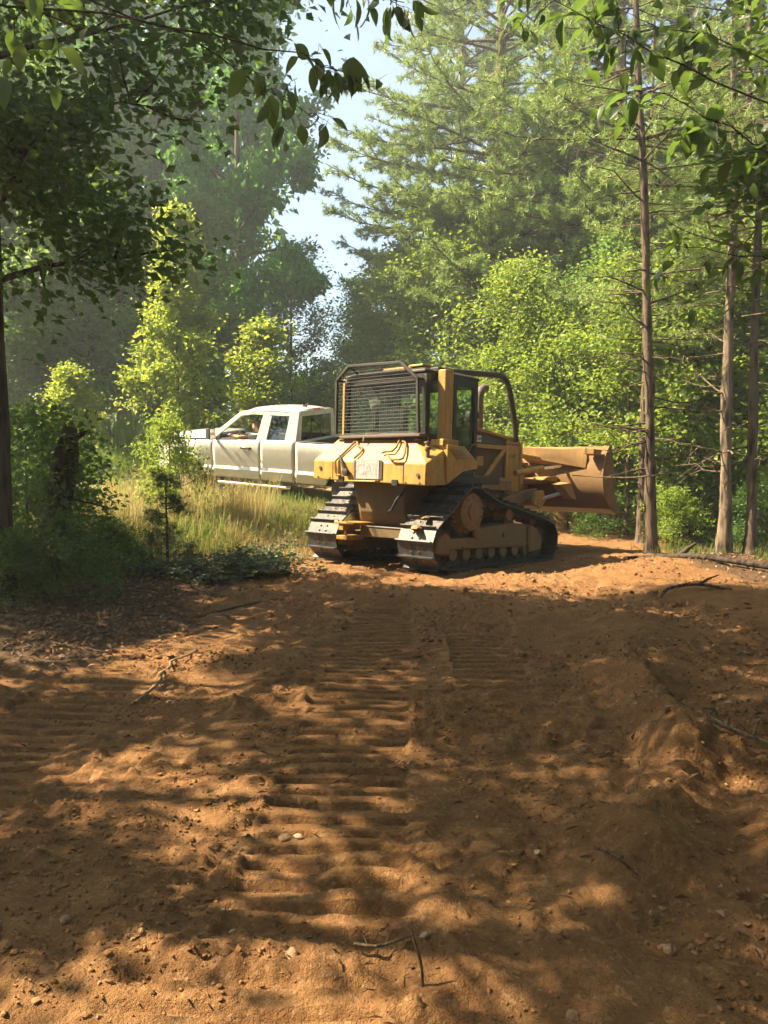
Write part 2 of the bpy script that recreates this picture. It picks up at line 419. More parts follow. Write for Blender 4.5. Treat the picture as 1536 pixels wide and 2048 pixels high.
dirt = t.mix(t.ramp(spc.outputs[1], [(.90, (0, 0, 0)), (.96, (.3, .3, .3))]), dirt, (.38, .26, .16))
floor_ = t.ramp(n3, [(.3, (.055, .033, .019)), (.55, (.11, .066, .038)), (.75, (.19, .125, .075))])
att = t.n('Attribute'); att.attribute_name = 'zone'
sep = t.n('SeparateColor'); t.t.links.new(att.outputs['Color'], sep.inputs[0])
dm = t.math('ADD', sep.outputs[0], t.math('MULTIPLY', t.math('SUBTRACT', n2, .5), .5))
dmk = t.ramp(dm, [(.35, (0, 0, 0)), (.6, (1, 1, 1))])
straw = t.ramp(n3, [(.3, (.24, .155, .075)), (.7, (.42, .30, .15))])
fl = t.mix(sep.outputs[1], floor_, straw)
c = t.mix(dmk, fl, dirt)
hb = t.math('ADD', t.math('MULTIPLY', n3, .8), t.math('MULTIPLY', n4, .35))
hb = t.math('SUBTRACT', hb, t.math('MULTIPLY', peb.outputs['Distance'], .25))
M['soil'] = t.surf(t.bsdf(c, .95, 0, t.bump(hb, 1.0, .035), .15))
t = NT('clod_soil'); n2 = t.noise(9, 5, t.pos()); i = t.island()
c = t.ramp(i, [(0, (.12, .058, .025)), (.55, (.215, .11, .048)), (.92, (.28, .15, .07)), (1, (.33, .21, .12))])
M['clod'] = t.surf(t.bsdf(t.mix(t.math('MULTIPLY', n2, .5), c, (.18, .09, .04)), .95, 0, t.bump(t.noise(60, 4, t.pos()), .6, .01), .15))
M['stone'] = m_simple('stone', (.22, .13, .07), .85, 0, .3, 20, bump=.01)
M['stone_pale'] = m_simple('stone_pale', (.30, .21, .135), .75, 0, .2, 20, bump=.01)

# ------------------------------------------------------------------ the ground: one sheet out to the horizon
def graded(segs):
    out = [segs[0][0]]
    for a, b, s0, s1 in segs:
        x = a
        while True:
            f = (x - a) / (b - a); st = s0 + (s1 - s0) * min(1, max(0, f)); x += st
            if x >= b - st * .4: out.append(b); break
            out.append(x)
    return np.array(out)
gx = graded([(-600, -60, 120, 20), (-60, -12, 6, .8), (-12, -3.2, .5, .05), (-3.2, 3.2, .0165, .0165), (3.2, 12, .05, .5), (12, 60, .8, 6), (60, 600, 20, 120)])
gy = graded([(-300, -20, 80, 8), (-20, 1.2, 4, .12), (1.2, 4.2, .0115, .0115), (4.2, 9, .0125, .035), (9, 16, .035, .12), (16, 30, .12, .5), (30, 80, .8, 6), (80, 1000, 15, 150)])
GX, GY = np.meshgrid(gx, gy)
GZ = h(GX.ravel(), GY.ravel()).reshape(GX.shape)
nx, ny = len(gx), len(gy)
idx = np.arange(nx * ny).reshape(ny, nx)
F4 = np.stack([idx[:-1, :-1].ravel(), idx[:-1, 1:].ravel(), idx[1:, 1:].ravel(), idx[1:, :-1].ravel()], 1)
gm = np_mesh('ground', np.stack([GX.ravel(), GY.ravel(), GZ.ravel()], 1), [F4], M['soil'], True)
zone = np.zeros((nx * ny, 4), np.float32); zone[:, 3] = 1
zone[:, 0] = dirt_mask(GX.ravel(), GY.ravel())
q = bank_q(GX.ravel(), GY.ravel())
zone[:, 1] = sstep(1.4, 2.2, q) * sstep(10, 12, GY.ravel()) * sstep(24, 18, GY.ravel()) * sstep(-7, -4.5, GX.ravel())
ca = gm.color_attributes.new('zone', 'FLOAT_COLOR', 'POINT'); ca.data.foreach_set('color', zone.ravel())
ground = tag(link('ground', gm), kind='structure')

# ------------------------------------------------------------------ bulldozer (local: x forward, y left, z up)
dz = empty('bulldozer', (DZ[0], DZ[1], -.035), (0, .035, math.pi / 2 - DYAW))
tag(dz, 'yellow crawler bulldozer with caged cab and raised blade, seen from behind on the dirt', 'bulldozer')

# tracks
def arc(c, r, a0, a1, n):
    return [(c[0] + r * math.cos(rad(a0 + (a1 - a0) * i / n)), c[1] + r * math.sin(rad(a0 + (a1 - a0) * i / n))) for i in range(n + 1)]
RI, FI, SP, CR = (-1.28, .42), (1.34, .42), (-.625, .888), (.42, .82)
path = [(x / 10, .08) for x in range(-12, 13)]
path += arc(FI, .34, -90, 52, 14)
path += [(1.32, .80), (1.1, .745), (.88, .82), (.66, .90), (.44, .955), (.22, .965), (.03, .985), (-.15, 1.05), (-.33, 1.15)]
path += arc(SP, .37, 58, 150, 8)
path += [(-1.18, .86), (-1.36, .78)]
path += arc(RI, .34, 125, 262, 12)
path = [Vector((a, 0, b)) for a, b in path]
# smooth, then resample at even pitch
for _ in range(3):
    path = [(path[i - 1] + path[i] * 2 + path[(i + 1) % len(path)]) / 4 for i in range(len(path))]
cum = [0]
for i in range(len(path)): cum.append(cum[-1] + (path[(i + 1) % len(path)] - path[i]).length)
NS = round(cum[-1] / .2)
def on_path(s):
    s %= cum[-1]
    for i in range(len(path)):
        if cum[i + 1] >= s:
            f = (s - cum[i]) / max(1e-9, cum[i + 1] - cum[i]); return path[i].lerp(path[(i + 1) % len(path)], f)
shoe = MB(); hw = .325
shoe.prism([(-.105, 0), (.098, 0), (.104, .012), (.104, .02), (-.080, .02), (-.080, .082), (-.098, .082), (-.105, .02)], -hw, hw)
for bx in (-.03, .05):
    for by in (-.07, .07): shoe.lathe([(.018, .02), (.018, .034), (.010, .038)], (bx, by, 0), 'z', 6)
shoe_me = shoe.mesh('track_shoe', M['shoe'])
linkm = MB()
linkm.prism([(-.1, -.005), (-.1, -.075), (-.06, -.095), (.06, -.095), (.1, -.075), (.1, -.005)], .045, .085)
linkm.prism([(-.1, -.005), (-.1, -.075), (-.06, -.095), (.06, -.095), (.1, -.075), (.1, -.005)], -.085, -.045)
linkm.tube([(.1, -.10, -.05), (.1, .10, -.05)], .024, 8)
link_me = linkm.mesh('track_link', M['chain'])
sp = MB()
sp.lathe([(.15, -.16), (.16, -.16), (.27, -.145), (.285, -.10), (.285, .10), (.27, .12), (.05, .12)], (0, 0, 0), 'y', 32)
for k in range(26):
    a = 2 * math.pi * k / 26
    sp.box((.305 * math.cos(a), 0, .305 * math.sin(a)), (.06, .07, .034), (0, -a, 0))
for k in range(10):
    a = 2 * math.pi * (k + .5) / 10
    sp.lathe([(.017, -.165), (.017, -.15)], (.22 * math.cos(a), 0, .22 * math.sin(a)), 'y', 6)
sp.lathe([(.11, -.19), (.125, -.18), (.125, -.155)], (0, 0, 0), 'y', 20)
sp_me = sp.mesh('sprocket', M['yellow_dirty'])
idl = MB().lathe([(.06, -.13), (.19, -.13), (.20, -.09), (.235, -.09), (.245, -.085), (.245, -.035), (.265, -.03), (.265, .03), (.245, .035), (.245, .085), (.20, .09), (.19, .13), (.06, .13)], (0, 0, 0), 'y', 32)
idl_me = idl.mesh('idler', M['chain'])
rol = MB().lathe([(.05, -.15), (.09, -.15), (.10, -.13), (.10, -.09), (.085, -.085), (.085, .085), (.10, .09), (.10, .13), (.09, .15), (.05, .15)], (0, 0, 0), 'y', 16)
rol_me = rol.mesh('track_roller', M['yellow_dirty'])
for sgn in (1, -1):
    yc = .962 * sgn
    tr = empty('track', (0, yc, 0)); tr.parent = dz
    for i in range(NS):
        s = cum[-1] * (i + .35) / NS
        a, b = on_path(s - .095), on_path(s + .095)
        p = (a + b) / 2; tx = (b - a).normalized(); n = Vector((-tx.z, 0, tx.x))
        if i == 0: flip = 1
        # path runs forward along the bottom, so outward is to the right of travel
        n = -n
        mt = Matrix(((tx.x, 0, n.x), (0, 1, 0), (tx.z, 0, n.z)))
        if mt.determinant() < 0: mt = Matrix(((-tx.x, 0, n.x), (0, 1, 0), (-tx.z, 0, n.z)))
        eul = mt.to_euler()
        link('track_shoe', shoe_me, tr, p, eul)
        lk = link('track_link', link_me, tr, p, eul); lk.location.y = 0
    o = link('sprocket', sp_me, dz, (SP[0], yc - .06 * sgn if sgn < 0 else yc, SP[1]))
    if sgn > 0: o.rotation_euler = (0, 0, math.pi)
    else: o.location.y = yc - .10
    link('idler', idl_me, dz, (FI[0], yc, FI[1])); link('idler', idl_me, dz, (RI[0], yc, RI[1]))
    link('carrier_roller', rol_me, dz, (CR[0], yc - .05, CR[1] + .01))
    for k in range(7): link('track_roller', rol_me, dz, (-.93 + .32 * k, yc, .265))
    fr = MB()
    fr.prism([(-1.16, .34), (1.02, .30), (1.06, .66), (.5, .70), (-.30, .64), (-.45, .50), (-1.12, .50)], yc - .17, yc + .17)
    fo = fr.build('track_frame', M['yellow_dirty'], dz, .02)
    MB().prism([(1.0, .20), (1.38, .24), (1.40, .42), (1.24, .60), (1.06, .68), (1.0, .62)], yc - .20, yc + .20).build('idler_guard', M['yellow_dirty'], dz, .03)
    MB().prism([(-1.4, .30), (-1.06, .26), (-1.02, .50), (-1.14, .60), (-1.34, .52)], yc - .19, yc + .19).build('idler_guard', M['yellow_dirty'], dz, .03)
    g = MB()
    g.lathe([(.10, 0), (.10, .03), (.07, .045)], (-.42, 0, .58), 'y', 16)
    g.lathe([(.05, 0), (.05, .03)], (.32, 0, .52), 'y', 12)
    g.box((.98, .015, .46), (.025, .03, .34))
    g.box((.2, .01, .365), (1.9, .02, .03))
    gm_ = g.mesh('frame_boss', M['yellow_dirty'])
    o = link('frame_boss', gm_, dz, (0, yc + sgn * .168, 0))
    if sgn < 0: o.scale = (1, -1, 1)
    # carrier roller stand
    MB().bb(.34, .50, yc - .16, yc - .12, .62, .86).build('roller_stand', M['chain'], dz, .01)
    # pivot / final-drive housing inboard
    MB().lathe([(.30, 0), (.30, .2), (.22, .34)], (SP[0], (.44 if sgn > 0 else -.78), SP[1]), 'y', 24).build('final_drive', M['case'], dz)

# hull between the tracks
MB().hull([(-1.50, .42, 1.32), (-1.50, -.62, 1.32), (-1.44, .30, .84), (-1.44, -.58, .84), (-.2, .55, 1.32), (-.2, -.62, 1.32), (-.2, .5, .62), (-.2, -.55, .62), (-1.2, .5, .6), (-1.2, -.5, .6)]).build('rear_case', M['case'], dz, .02)
MB().bb(-.6, 1.6, -.46, .46, .62, 1.3).build('belly_frame', M['case'], dz, .02)
MB().bb(-.2, 1.3, -.6, .6, 1.2, 1.38).build('frame_rail', M['yellow_dirty'], dz, .02)
MB().bb(-1.0, 0.35, -1.0, 1.0, 1.3, 1.42).build('platform', M['black'], dz, .01)
# drawbar
MB().bb(-1.52, -1.15, -.98, .22, .47, .63).build('drawbar_beam', M['case'], dz, .02)
hb = MB(); hb.bb(-1.78, -1.3, .10, .52, .655, .685); hb.bb(-1.76, -1.4, .34, .44, .56, .65); hb.bb(-1.76, -1.40, .26, .48, .42, .48); hb.tube([(-1.66, .38, .44), (-1.66, .38, .70)], .022, 10)
hb.tube([(-1.7, .5, .68), (-1.7, .58, .69)], .015, 8)
hb.build('hitch', M['yellow'], dz, .006)
MB().bb(-1.535, -1.52, -.95, .15, .632, .642).build('beam_edge', M['greymetal'], dz)
# rear tank and fenders
MB().hull([(-1.65, 1.15, 1.33), (-1.65, .2, 1.31), (-1.65, -1.156, 1.255), (-1.65, 1.14, 1.62), (-1.65, -1.156, 1.56), (-1.33, .93, 1.955), (-1.33, -.68, 1.915), (-1.19, 1.15, 1.33), (-1.19, -1.15, 1.27), (-1.19, 1.10, 1.83), (-1.19, -1.10, 1.76), (-.9, .9, 1.96), (-.9, -.68, 1.93), (-.9, .9, 1.33), (-.9, -.7, 1.3)]).build('fuel_tank', M['yellow'], dz, .018)
for sgn in (1, -1):
    y0, y1 = (-1.162, -.60) if sgn < 0 else (.60, 1.158)
    MB().prism([(-1.186, 1.275), (-.82, 1.47), (-.46, 1.525), (-.46, 1.62), (-.79, 1.845), (-1.186, 1.85)], y0, y1).build('fender', M['yellow'], dz, .012)
    MB().bb(-1.18, -.25, sgn * .62 - .2, sgn * .62 + .2, 1.36, 1.66).build('fender_box', M['black'], dz, .01)
for sgn in (1, -1):
    ya = sgn * 1.1605 if sgn > 0 else -1.1645
    MB().prism([(-1.14, 1.80), (-.83, 1.80), (-.64, 1.665), (-.97, 1.64)], ya, ya + sgn * .008).build('fender_panel', M['panel'], dz, .002)
    gr = MB()
    for k in range(4): gr.box((-1.0 + .05 * k, ya + sgn * .011, 1.77 - .032 * k), (.27, .006, .009))
    gr.build('panel_louvre', M['yellow_dirty'], dz)
# details on the tank
tz = .02
for (y, z) in ((.983, 1.50), (-1.015, 1.40)): MB().lathe([(.028, -1.668), (.028, -1.645)], (0, y, z), 'x', 14).build('bolt', M['exhaust'], dz)
for (y, z) in ((.509, 1.335), (-.588, 1.30)): MB().bb(-1.668, -1.60, y - .05, y + .05, z - .05, z + .035).build('lift_notch', M['black'], dz)
MB().bb(-1.74, -1.62, -.28, .36, 1.292, 1.315).build('rear_step', M['yellow_clean'], dz, .005)
MB().bb(-1.662, -1.654, -.34, .235, 1.335, 1.612).build('emblem_plate', M['decal_dark'], dz)
MB().bb(-1.668, -1.660, -.28, .18, 1.340, 1.625).build('faded_emblem', M['decal'], dz)
def text(body, size, mat, loc, rot, parent, name, ext=.0015):
    cu = bpy.data.curves.new(name, 'FONT'); cu.body = body; cu.size = size; cu.align_x = 'CENTER'; cu.align_y = 'CENTER'; cu.extrude = ext
    cu.offset = size * .012
    o = bpy.data.objects.new(name, cu); C.objects.link(o); o.parent = parent; o.location = loc; o.rotation_euler = rot
    cu.materials.append(mat)
    dg = bpy.context.evaluated_depsgraph_get(); me = bpy.data.meshes.new_from_object(o.evaluated_get(dg)); bpy.data.objects.remove(o)
    return link(name, me, parent, loc, rot)
text('CAT', .24, M['decal_ink'], (-1.6695, -.05, 1.475), (math.pi / 2, 0, -math.pi / 2), dz, 'emblem_lettering')
# bent handles / hose guards on the sloping tank top
tb = MB(); tb.tube([(-1.68, .50, 1.385), (-1.69, .57, 1.385), (-1.69, .60, 1.42), (-1.69, .61, 1.60), (-1.54, .54, 1.76), (-1.41, .47, 1.905), (-1.40, .44, 1.905), (-1.47, .35, 1.835), (-1.49, .25, 1.815), (-1.53, .20, 1.77), (-1.57, .20, 1.725), (-1.66, .24, 1.64)], .018, 8)
tb.build('bent_handle', M['rusty_yellow'], dz)
tb = MB(); tb.tube([(-1.63, .585, 1.69), (-1.69, .50, 1.63), (-1.70, .43, 1.53), (-1.70, .39, 1.46)], [.012, .02, .024, .026], 8); tb.lathe([(.02, -1.74), (.055, -1.73), (.06, -1.69), (.04, -1.66)], (0, .37, 1.43), 'x', 16)
tb.build('tail_lamp_arm', M['black'], dz)
tb = MB(); tb.tube([(-1.58, -.25, 1.72), (-1.56, -.30, 1.74), (-1.56, -.44, 1.745), (-1.49, -.455, 1.81), (-1.36, -.415, 1.945), (-1.35, -.44, 1.95), (-1.41, -.51, 1.885), (-1.41, -.545, 1.885), (-1.45, -.60, 1.845), (-1.58, -.70, 1.715), (-1.66, -.735, 1.635), (-1.68, -.69, 1.62), (-1.68, -.54, 1.62), (-1.66, -.48, 1.64), (-1.61, -.40, 1.69)], .017, 8)
tb.build('bent_handle', M['rusty_yellow'], dz)
tb = MB(); tb.box((-1.33, .27, 1.985), (.16, .07, .05), (0, .3, .5)); tb.box((-1.30, .20, 2.02), (.07, .13, .035), (0, .1, .2)); tb.tube([(-1.42, .27, 1.99), (-1.46, .25, 1.90)], .015, 8); tb.lathe([(.04, 1.96), (.04, 2.05)], (-1.27, .15, 0), 'z', 12)
tb.build('latch', M['yellow_dirty'], dz, .004)
MB().tube([(-1.38, -.70, 1.90), (-1.33, -.70, 1.98), (-1.28, -.76, 2.0), (-1.24, -.82, 1.98), (-1.24, -.84, 1.90)], .018, 8).build('grab_loop', M['yellow_dirty'], dz)
tb = MB(); tb.lathe([(.035, 1.64), (.035, 1.76), (.055, 1.765), (.055, 1.80), (.03, 1.81), (.03, 1.85), (.045, 1.855), (.045, 1.875), (.01, 1.88)], (-1.50, -1.05, 0), 'z', 16)
tb.build('filler_cap', M['yellow_dirty'], dz)
MB().bb(-1.28, -1.15, .6, .95, 1.94, 1.99).build('top_plate', M['yellow'], dz, .01)

# cab
cabx0, cabx1, cw = -1.30, -.10, .80
cb = MB()
def post(x, y, z0, z1, sx, sy): cb.bb(x - sx / 2, x + sx / 2, y - sy / 2, y + sy / 2, z0, z1)
for y in (cw, -cw):
    post(cabx0 + .04, y, 1.93, 2.86, .09, .08); post(-.62, y, 1.75, 2.86, .08, .07); post(cabx1, y, 1.5, 2.86, .08, .08)
    cb.bb(cabx0, cabx1 + .04, y - .035, y + .035, 2.78, 2.88); cb.bb(cabx0, -.62, y - .035, y + .035, 1.90, 2.0)
    cb.bb(-.6, cabx1, y - .03, y + .03, 1.42, 1.72)
cb.bb(cabx0 - .005, cabx0 + .06, -cw, cw, 1.93, 2.03); cb.bb(cabx0 - .005, cabx0 + .06, -cw, cw, 2.76, 2.88)
cb.bb(cabx1 - .03, cabx1 + .04, -cw, cw, 1.45, 2.0); cb.bb(cabx1 - .03, cabx1 + .04, -cw, cw, 2.76, 2.88)
cb.build('cab_frame', M['black'], dz, .008)
rf = MB(); rf.hull([(x, y, z) for x in (cabx0 - .02, cabx1 + .1) for y in (-.82, .82) for z in (2.885, 2.93)] + [(x, y, 2.98) for x in (cabx0 + .08, cabx1) for y in (-.72, .72)])
rf.build('cab_roof', M['black'], dz, .012)
rl = MB(); rl.bb(-1.26, -1.06, -.72, -.45, 2.985, 3.02); rl.bb(-1.0, -.5, -.3, .3, 2.985, 3.05); rl.build('roof_unit', M['yellow'], dz, .01)
def pane(name, x0, x1, y0, y1, z0, z1, mat=None): return MB().bb(x0, x1, y0, y1, z0, z1).build(name, mat or M['glass'], dz)
pane('window_pane', cabx0 + .025, cabx0 + .031, -.76, .76, 2.03, 2.76)
pane('window_pane', cabx1 - .003, cabx1 + .003, -.76, .76, 2.0, 2.76)
for y in (cw, -cw):
    pane('window_pane', cabx0 + .09, -.66, y - .003, y + .003, 2.0, 2.78)
    pane('window_pane', -.58, cabx1 - .04, y - .003, y + .003, 1.72, 2.78)
MB().tube([(-.3, -.86, 1.85), (-.28, -.88, 1.9), (-.28, -.88, 2.55), (-.3, -.86, 2.6)], .014, 8).build('grab_rail', M['black'], dz)
st = MB(); st.hull([(x, y, z) for x in (-1.05, -.55) for y in (-.28, .28) for z in (1.75, 1.92)]); st.hull([(-1.12, y, z) for y in (-.26, .26) for z in (1.85, 2.42)] + [(-1.0, y, z) for y in (-.26, .26) for z in (1.85, 2.42)]); st.bb(-1.12, -1.03, -.14, .14, 2.45, 2.62)
st.build('operator_seat', M['seat'], dz, .03)
cn = MB(); cn.bb(-.35, -.14, -.5, .5, 1.5, 2.1); cn.bb(-1.0, -.4, .36, .56, 1.7, 2.12); cn.bb(-1.0, -.4, -.56, -.36, 1.7, 2.08); cn.tube([(-.5, .46, 2.1), (-.42, .46, 2.3)], .02, 8); cn.lathe([(.02, 2.28), (.04, 2.3), (.03, 2.36)], (-.42, .46, 0), 'z', 10)
cn.build('control_console', M['dark'], dz, .01)
MB().bb(-1.2, -.12, -.76, .76, 1.44, 1.48).build('cab_floor', M['dark'], dz)

# rear screen: frame and woven wire
pts = [(.92, 2.005), (.93, 2.87), (.665, 3.075), (-.415, 3.045), (-.74, 2.79), (-.78, 1.985)]
xs = -1.39
sc = MB()
for i in range(6):
    a, b = pts[i], pts[(i + 1) % 6]
    d = Vector((b[0] - a[0], b[1] - a[1])); L = d.length; ang = math.atan2(d.y, d.x)
    sc.box((xs, (a[0] + b[0]) / 2, (a[1] + b[1]) / 2), (.045, L + .03, .040), (ang, 0, 0))
screen = sc.build('rear_screen', M['black'], dz, .004)
for (y, z) in ((.66, 3.06), (-.41, 3.03)): pass
sd = MB()
sd.tube([(xs, .93, 2.87), (-1.2, .84, 2.86)], .02, 8); sd.tube([(xs, .665, 3.07), (-1.22, .6, 2.95)], .02, 8); sd.tube([(xs, -.415, 3.04), (-1.22, -.4, 2.95)], .02, 8); sd.tube([(xs, -.75, 2.79), (-1.28, -.78, 2.79)], .02, 8); sd.tube([(xs, .92, 2.01), (-1.25, .85, 1.98)], .02, 8); sd.tube([(xs, -.78, 2.0), (-1.28, -.78, 1.98)], .02, 8)
sd.build('screen_bracket', M['black'], dz)
def yspan(z):
    ys = []
    for i in range(6):
        (y0, z0), (y1, z1) = pts[i], pts[(i + 1) % 6]
        if (z0 - z) * (z1 - z) < 0: ys.append(y0 + (y1 - y0) * (z - z0) / (z1 - z0))
    return (min(ys), max(ys)) if len(ys) >= 2 else None
def zspan(y):
    zs = []
    for i in range(6):
        (y0, z0), (y1, z1) = pts[i], pts[(i + 1) % 6]
        if (y0 - y) * (y1 - y) < 0: zs.append(z0 + (z1 - z0) * (y - y0) / (y1 - y0))
    return (min(zs), max(zs)) if len(zs) >= 2 else None
wr = MB()
for k in range(20):
    z = 2.035 + k * .0525; sp_ = yspan(z)
    if sp_: wr.tube([(xs, sp_[0], z), (xs, sp_[1], z)], .0034, 5)
wr.build('horizontal_wires', M['wire'], screen)
wr = MB()
for k in range(36):
    y = -.75 + k * .047; sp_ = zspan(y)
    if sp_: wr.tube([(xs + .012, y, sp_[0]), (xs + .012, y, sp_[1])], .0030, 4)
wr.build('vertical_wires', M['wire'], screen)
MB().bb(-1.44, -1.26, -.85, .80, 1.955, 2.0).build('screen_sill', M['exhaust'], dz, .01)

# roll-over posts, canopy sweeps
for sgn in (1, -1):
    MB().bb(-1.14, -.95, sgn * .985 - .07, sgn * .985 + .07, 1.80, 2.93).build('roll_post', M['yellow'], dz, .015)
    MB().bb(-1.22, -.86, sgn * .985 - .12, sgn * .985 + .12, 1.83, 1.93).build('post_foot', M['yellow'], dz, .012)
MB().bb(-1.13, -.96, -.91, .91, 2.90, 2.975).build('roll_beam', M['black'], dz, .015)
tc = MB()
for sgn in (1, -1):
    MB().tube([(-.98, sgn * .80, 2.955), (-.6, sgn * .66, 2.985), (.1, sgn * .64, 3.04), (.70, sgn * .63, 3.085), (.86, sgn * .625, 3.08), (.98, sgn * .62, 3.04), (1.07, sgn * .615, 2.96), (1.14, sgn * .61, 2.84), (1.29, sgn * .58, 2.54), (1.40, sgn * .56, 2.26), (1.47, sgn * .53, 2.05)], .048, 12).build('sweep_bar', M['black'], dz)
MB().tube([(.1, -.64, 3.02), (.1, .64, 3.02)], .035, 10).build('sweep_cross_bar', M['black'], dz)
# hood
MB().hull([(.05, y, z) for y in (-.44, .44) for z in (1.25, 2.2)] + [(1.62, y, z) for y in (-.44, .44) for z in (1.15, 2.06)]).build('engine_core', M['case'], dz)
MB().hull([(x, y, z) for (x, z) in ((.22, 2.235), (.22, 2.185), (1.60, 2.035), (1.60, 2.09)) for y in (-.515, .515)] + [(.22, y, 2.26) for y in (-.3, .3)] + [(1.6, y, 2.12) for y in (-.3, .3)]).build('hood_top', M['yellow_clean'], dz, .015)
for sgn in (1, -1):
    y0, y1 = sgn * .452, sgn * .50
    sp2 = MB()
    def quad(p): sp2.prism(p, y0, y1)
    quad([(.24, 1.30), (.36, 1.30), (.36, 2.17), (.24, 2.18)])
    quad([(1.24, 1.16), (1.64, 1.12), (1.64, 2.03), (1.24, 2.07)])
    quad([(.362, 1.32), (1.238, 1.25), (1.238, 1.42), (.362, 1.44)])
    quad([(.362, 1.89), (1.238, 1.89), (1.238, 1.96), (.362, 1.96)])
    sp2.build('hood_side', M['yellow'], dz, .008)
    MB().prism([(.62, 1.44), (.74, 1.44), (1.22, 1.86), (1.22, 1.888), (1.13, 1.888)], y0 + sgn * .003, y1 + sgn * .004).build('side_brace', M['yellow'], dz, .005)
    MB().prism([(.362, 1.60), (.60, 1.60), (.60, 1.76), (.44, 1.76), (.362, 1.70)], y0, y1 - sgn * .004).build('side_bracket', M['yellow'], dz, .005)
    MB().prism([(.36, 1.972), (1.2, 1.972), (1.2, 2.06), (.36, 2.16)], y0, y1 - sgn * .02).build('upper_louvre_panel', M['decal_dark'], dz, .004)
    MB().bb(.40, .54, y1 - sgn * .018, y1 - sgn * .012, 1.99, 2.09).build('model_plate', M['decal_white'], dz)
    text('D6N', .075, M['decal_dark'], (.47, y1 - sgn * .009, 2.04), (math.pi / 2, 0, 0 if sgn < 0 else math.pi), dz, 'model_lettering')
    text('CAT', .10, M['decal_dark'], (1.44, y1 + sgn * .003, 1.79), (math.pi / 2, 0, 0 if sgn < 0 else math.pi), dz, 'maker_lettering')
MB().hull([(x, y, z) for x in (1.645, 1.72) for y in (-.52, .52) for z in (1.02, 2.04)] + [(1.68, y, 2.10) for y in (-.4, .4)]).build('radiator_guard', M['yellow'], dz, .015)
ex = [(1.10, .08, 2.15), (1.10, .08, 2.50), (1.10, .08, 2.80), (1.115, .08, 2.88), (1.15, .08, 2.94), (1.21, .08, 2.975), (1.29, .08, 2.985)]
ex = [(x + .12, y, z) for x, y, z in ex]
MB().tube(ex, [.075, .075, .073, .073, .072, .072, .072], 14).build('exhaust_stack', M['exhaust'], dz)
MB().lathe([(.06, 2.15), (.06, 2.36), (.12, 2.37), (.13, 2.44), (.10, 2.50), (.02, 2.51)], (.62, -.22, 0), 'z', 18).build('air_precleaner', M['black'], dz)
MB().tube([(.33, -.42, 2.2), (.33, -.42, 2.29), (.37, -.42, 2.32), (.41, -.42, 2.29), (.41, -.42, 2.2)], .014, 8).build('hood_grab_loop', M['greymetal'], dz)

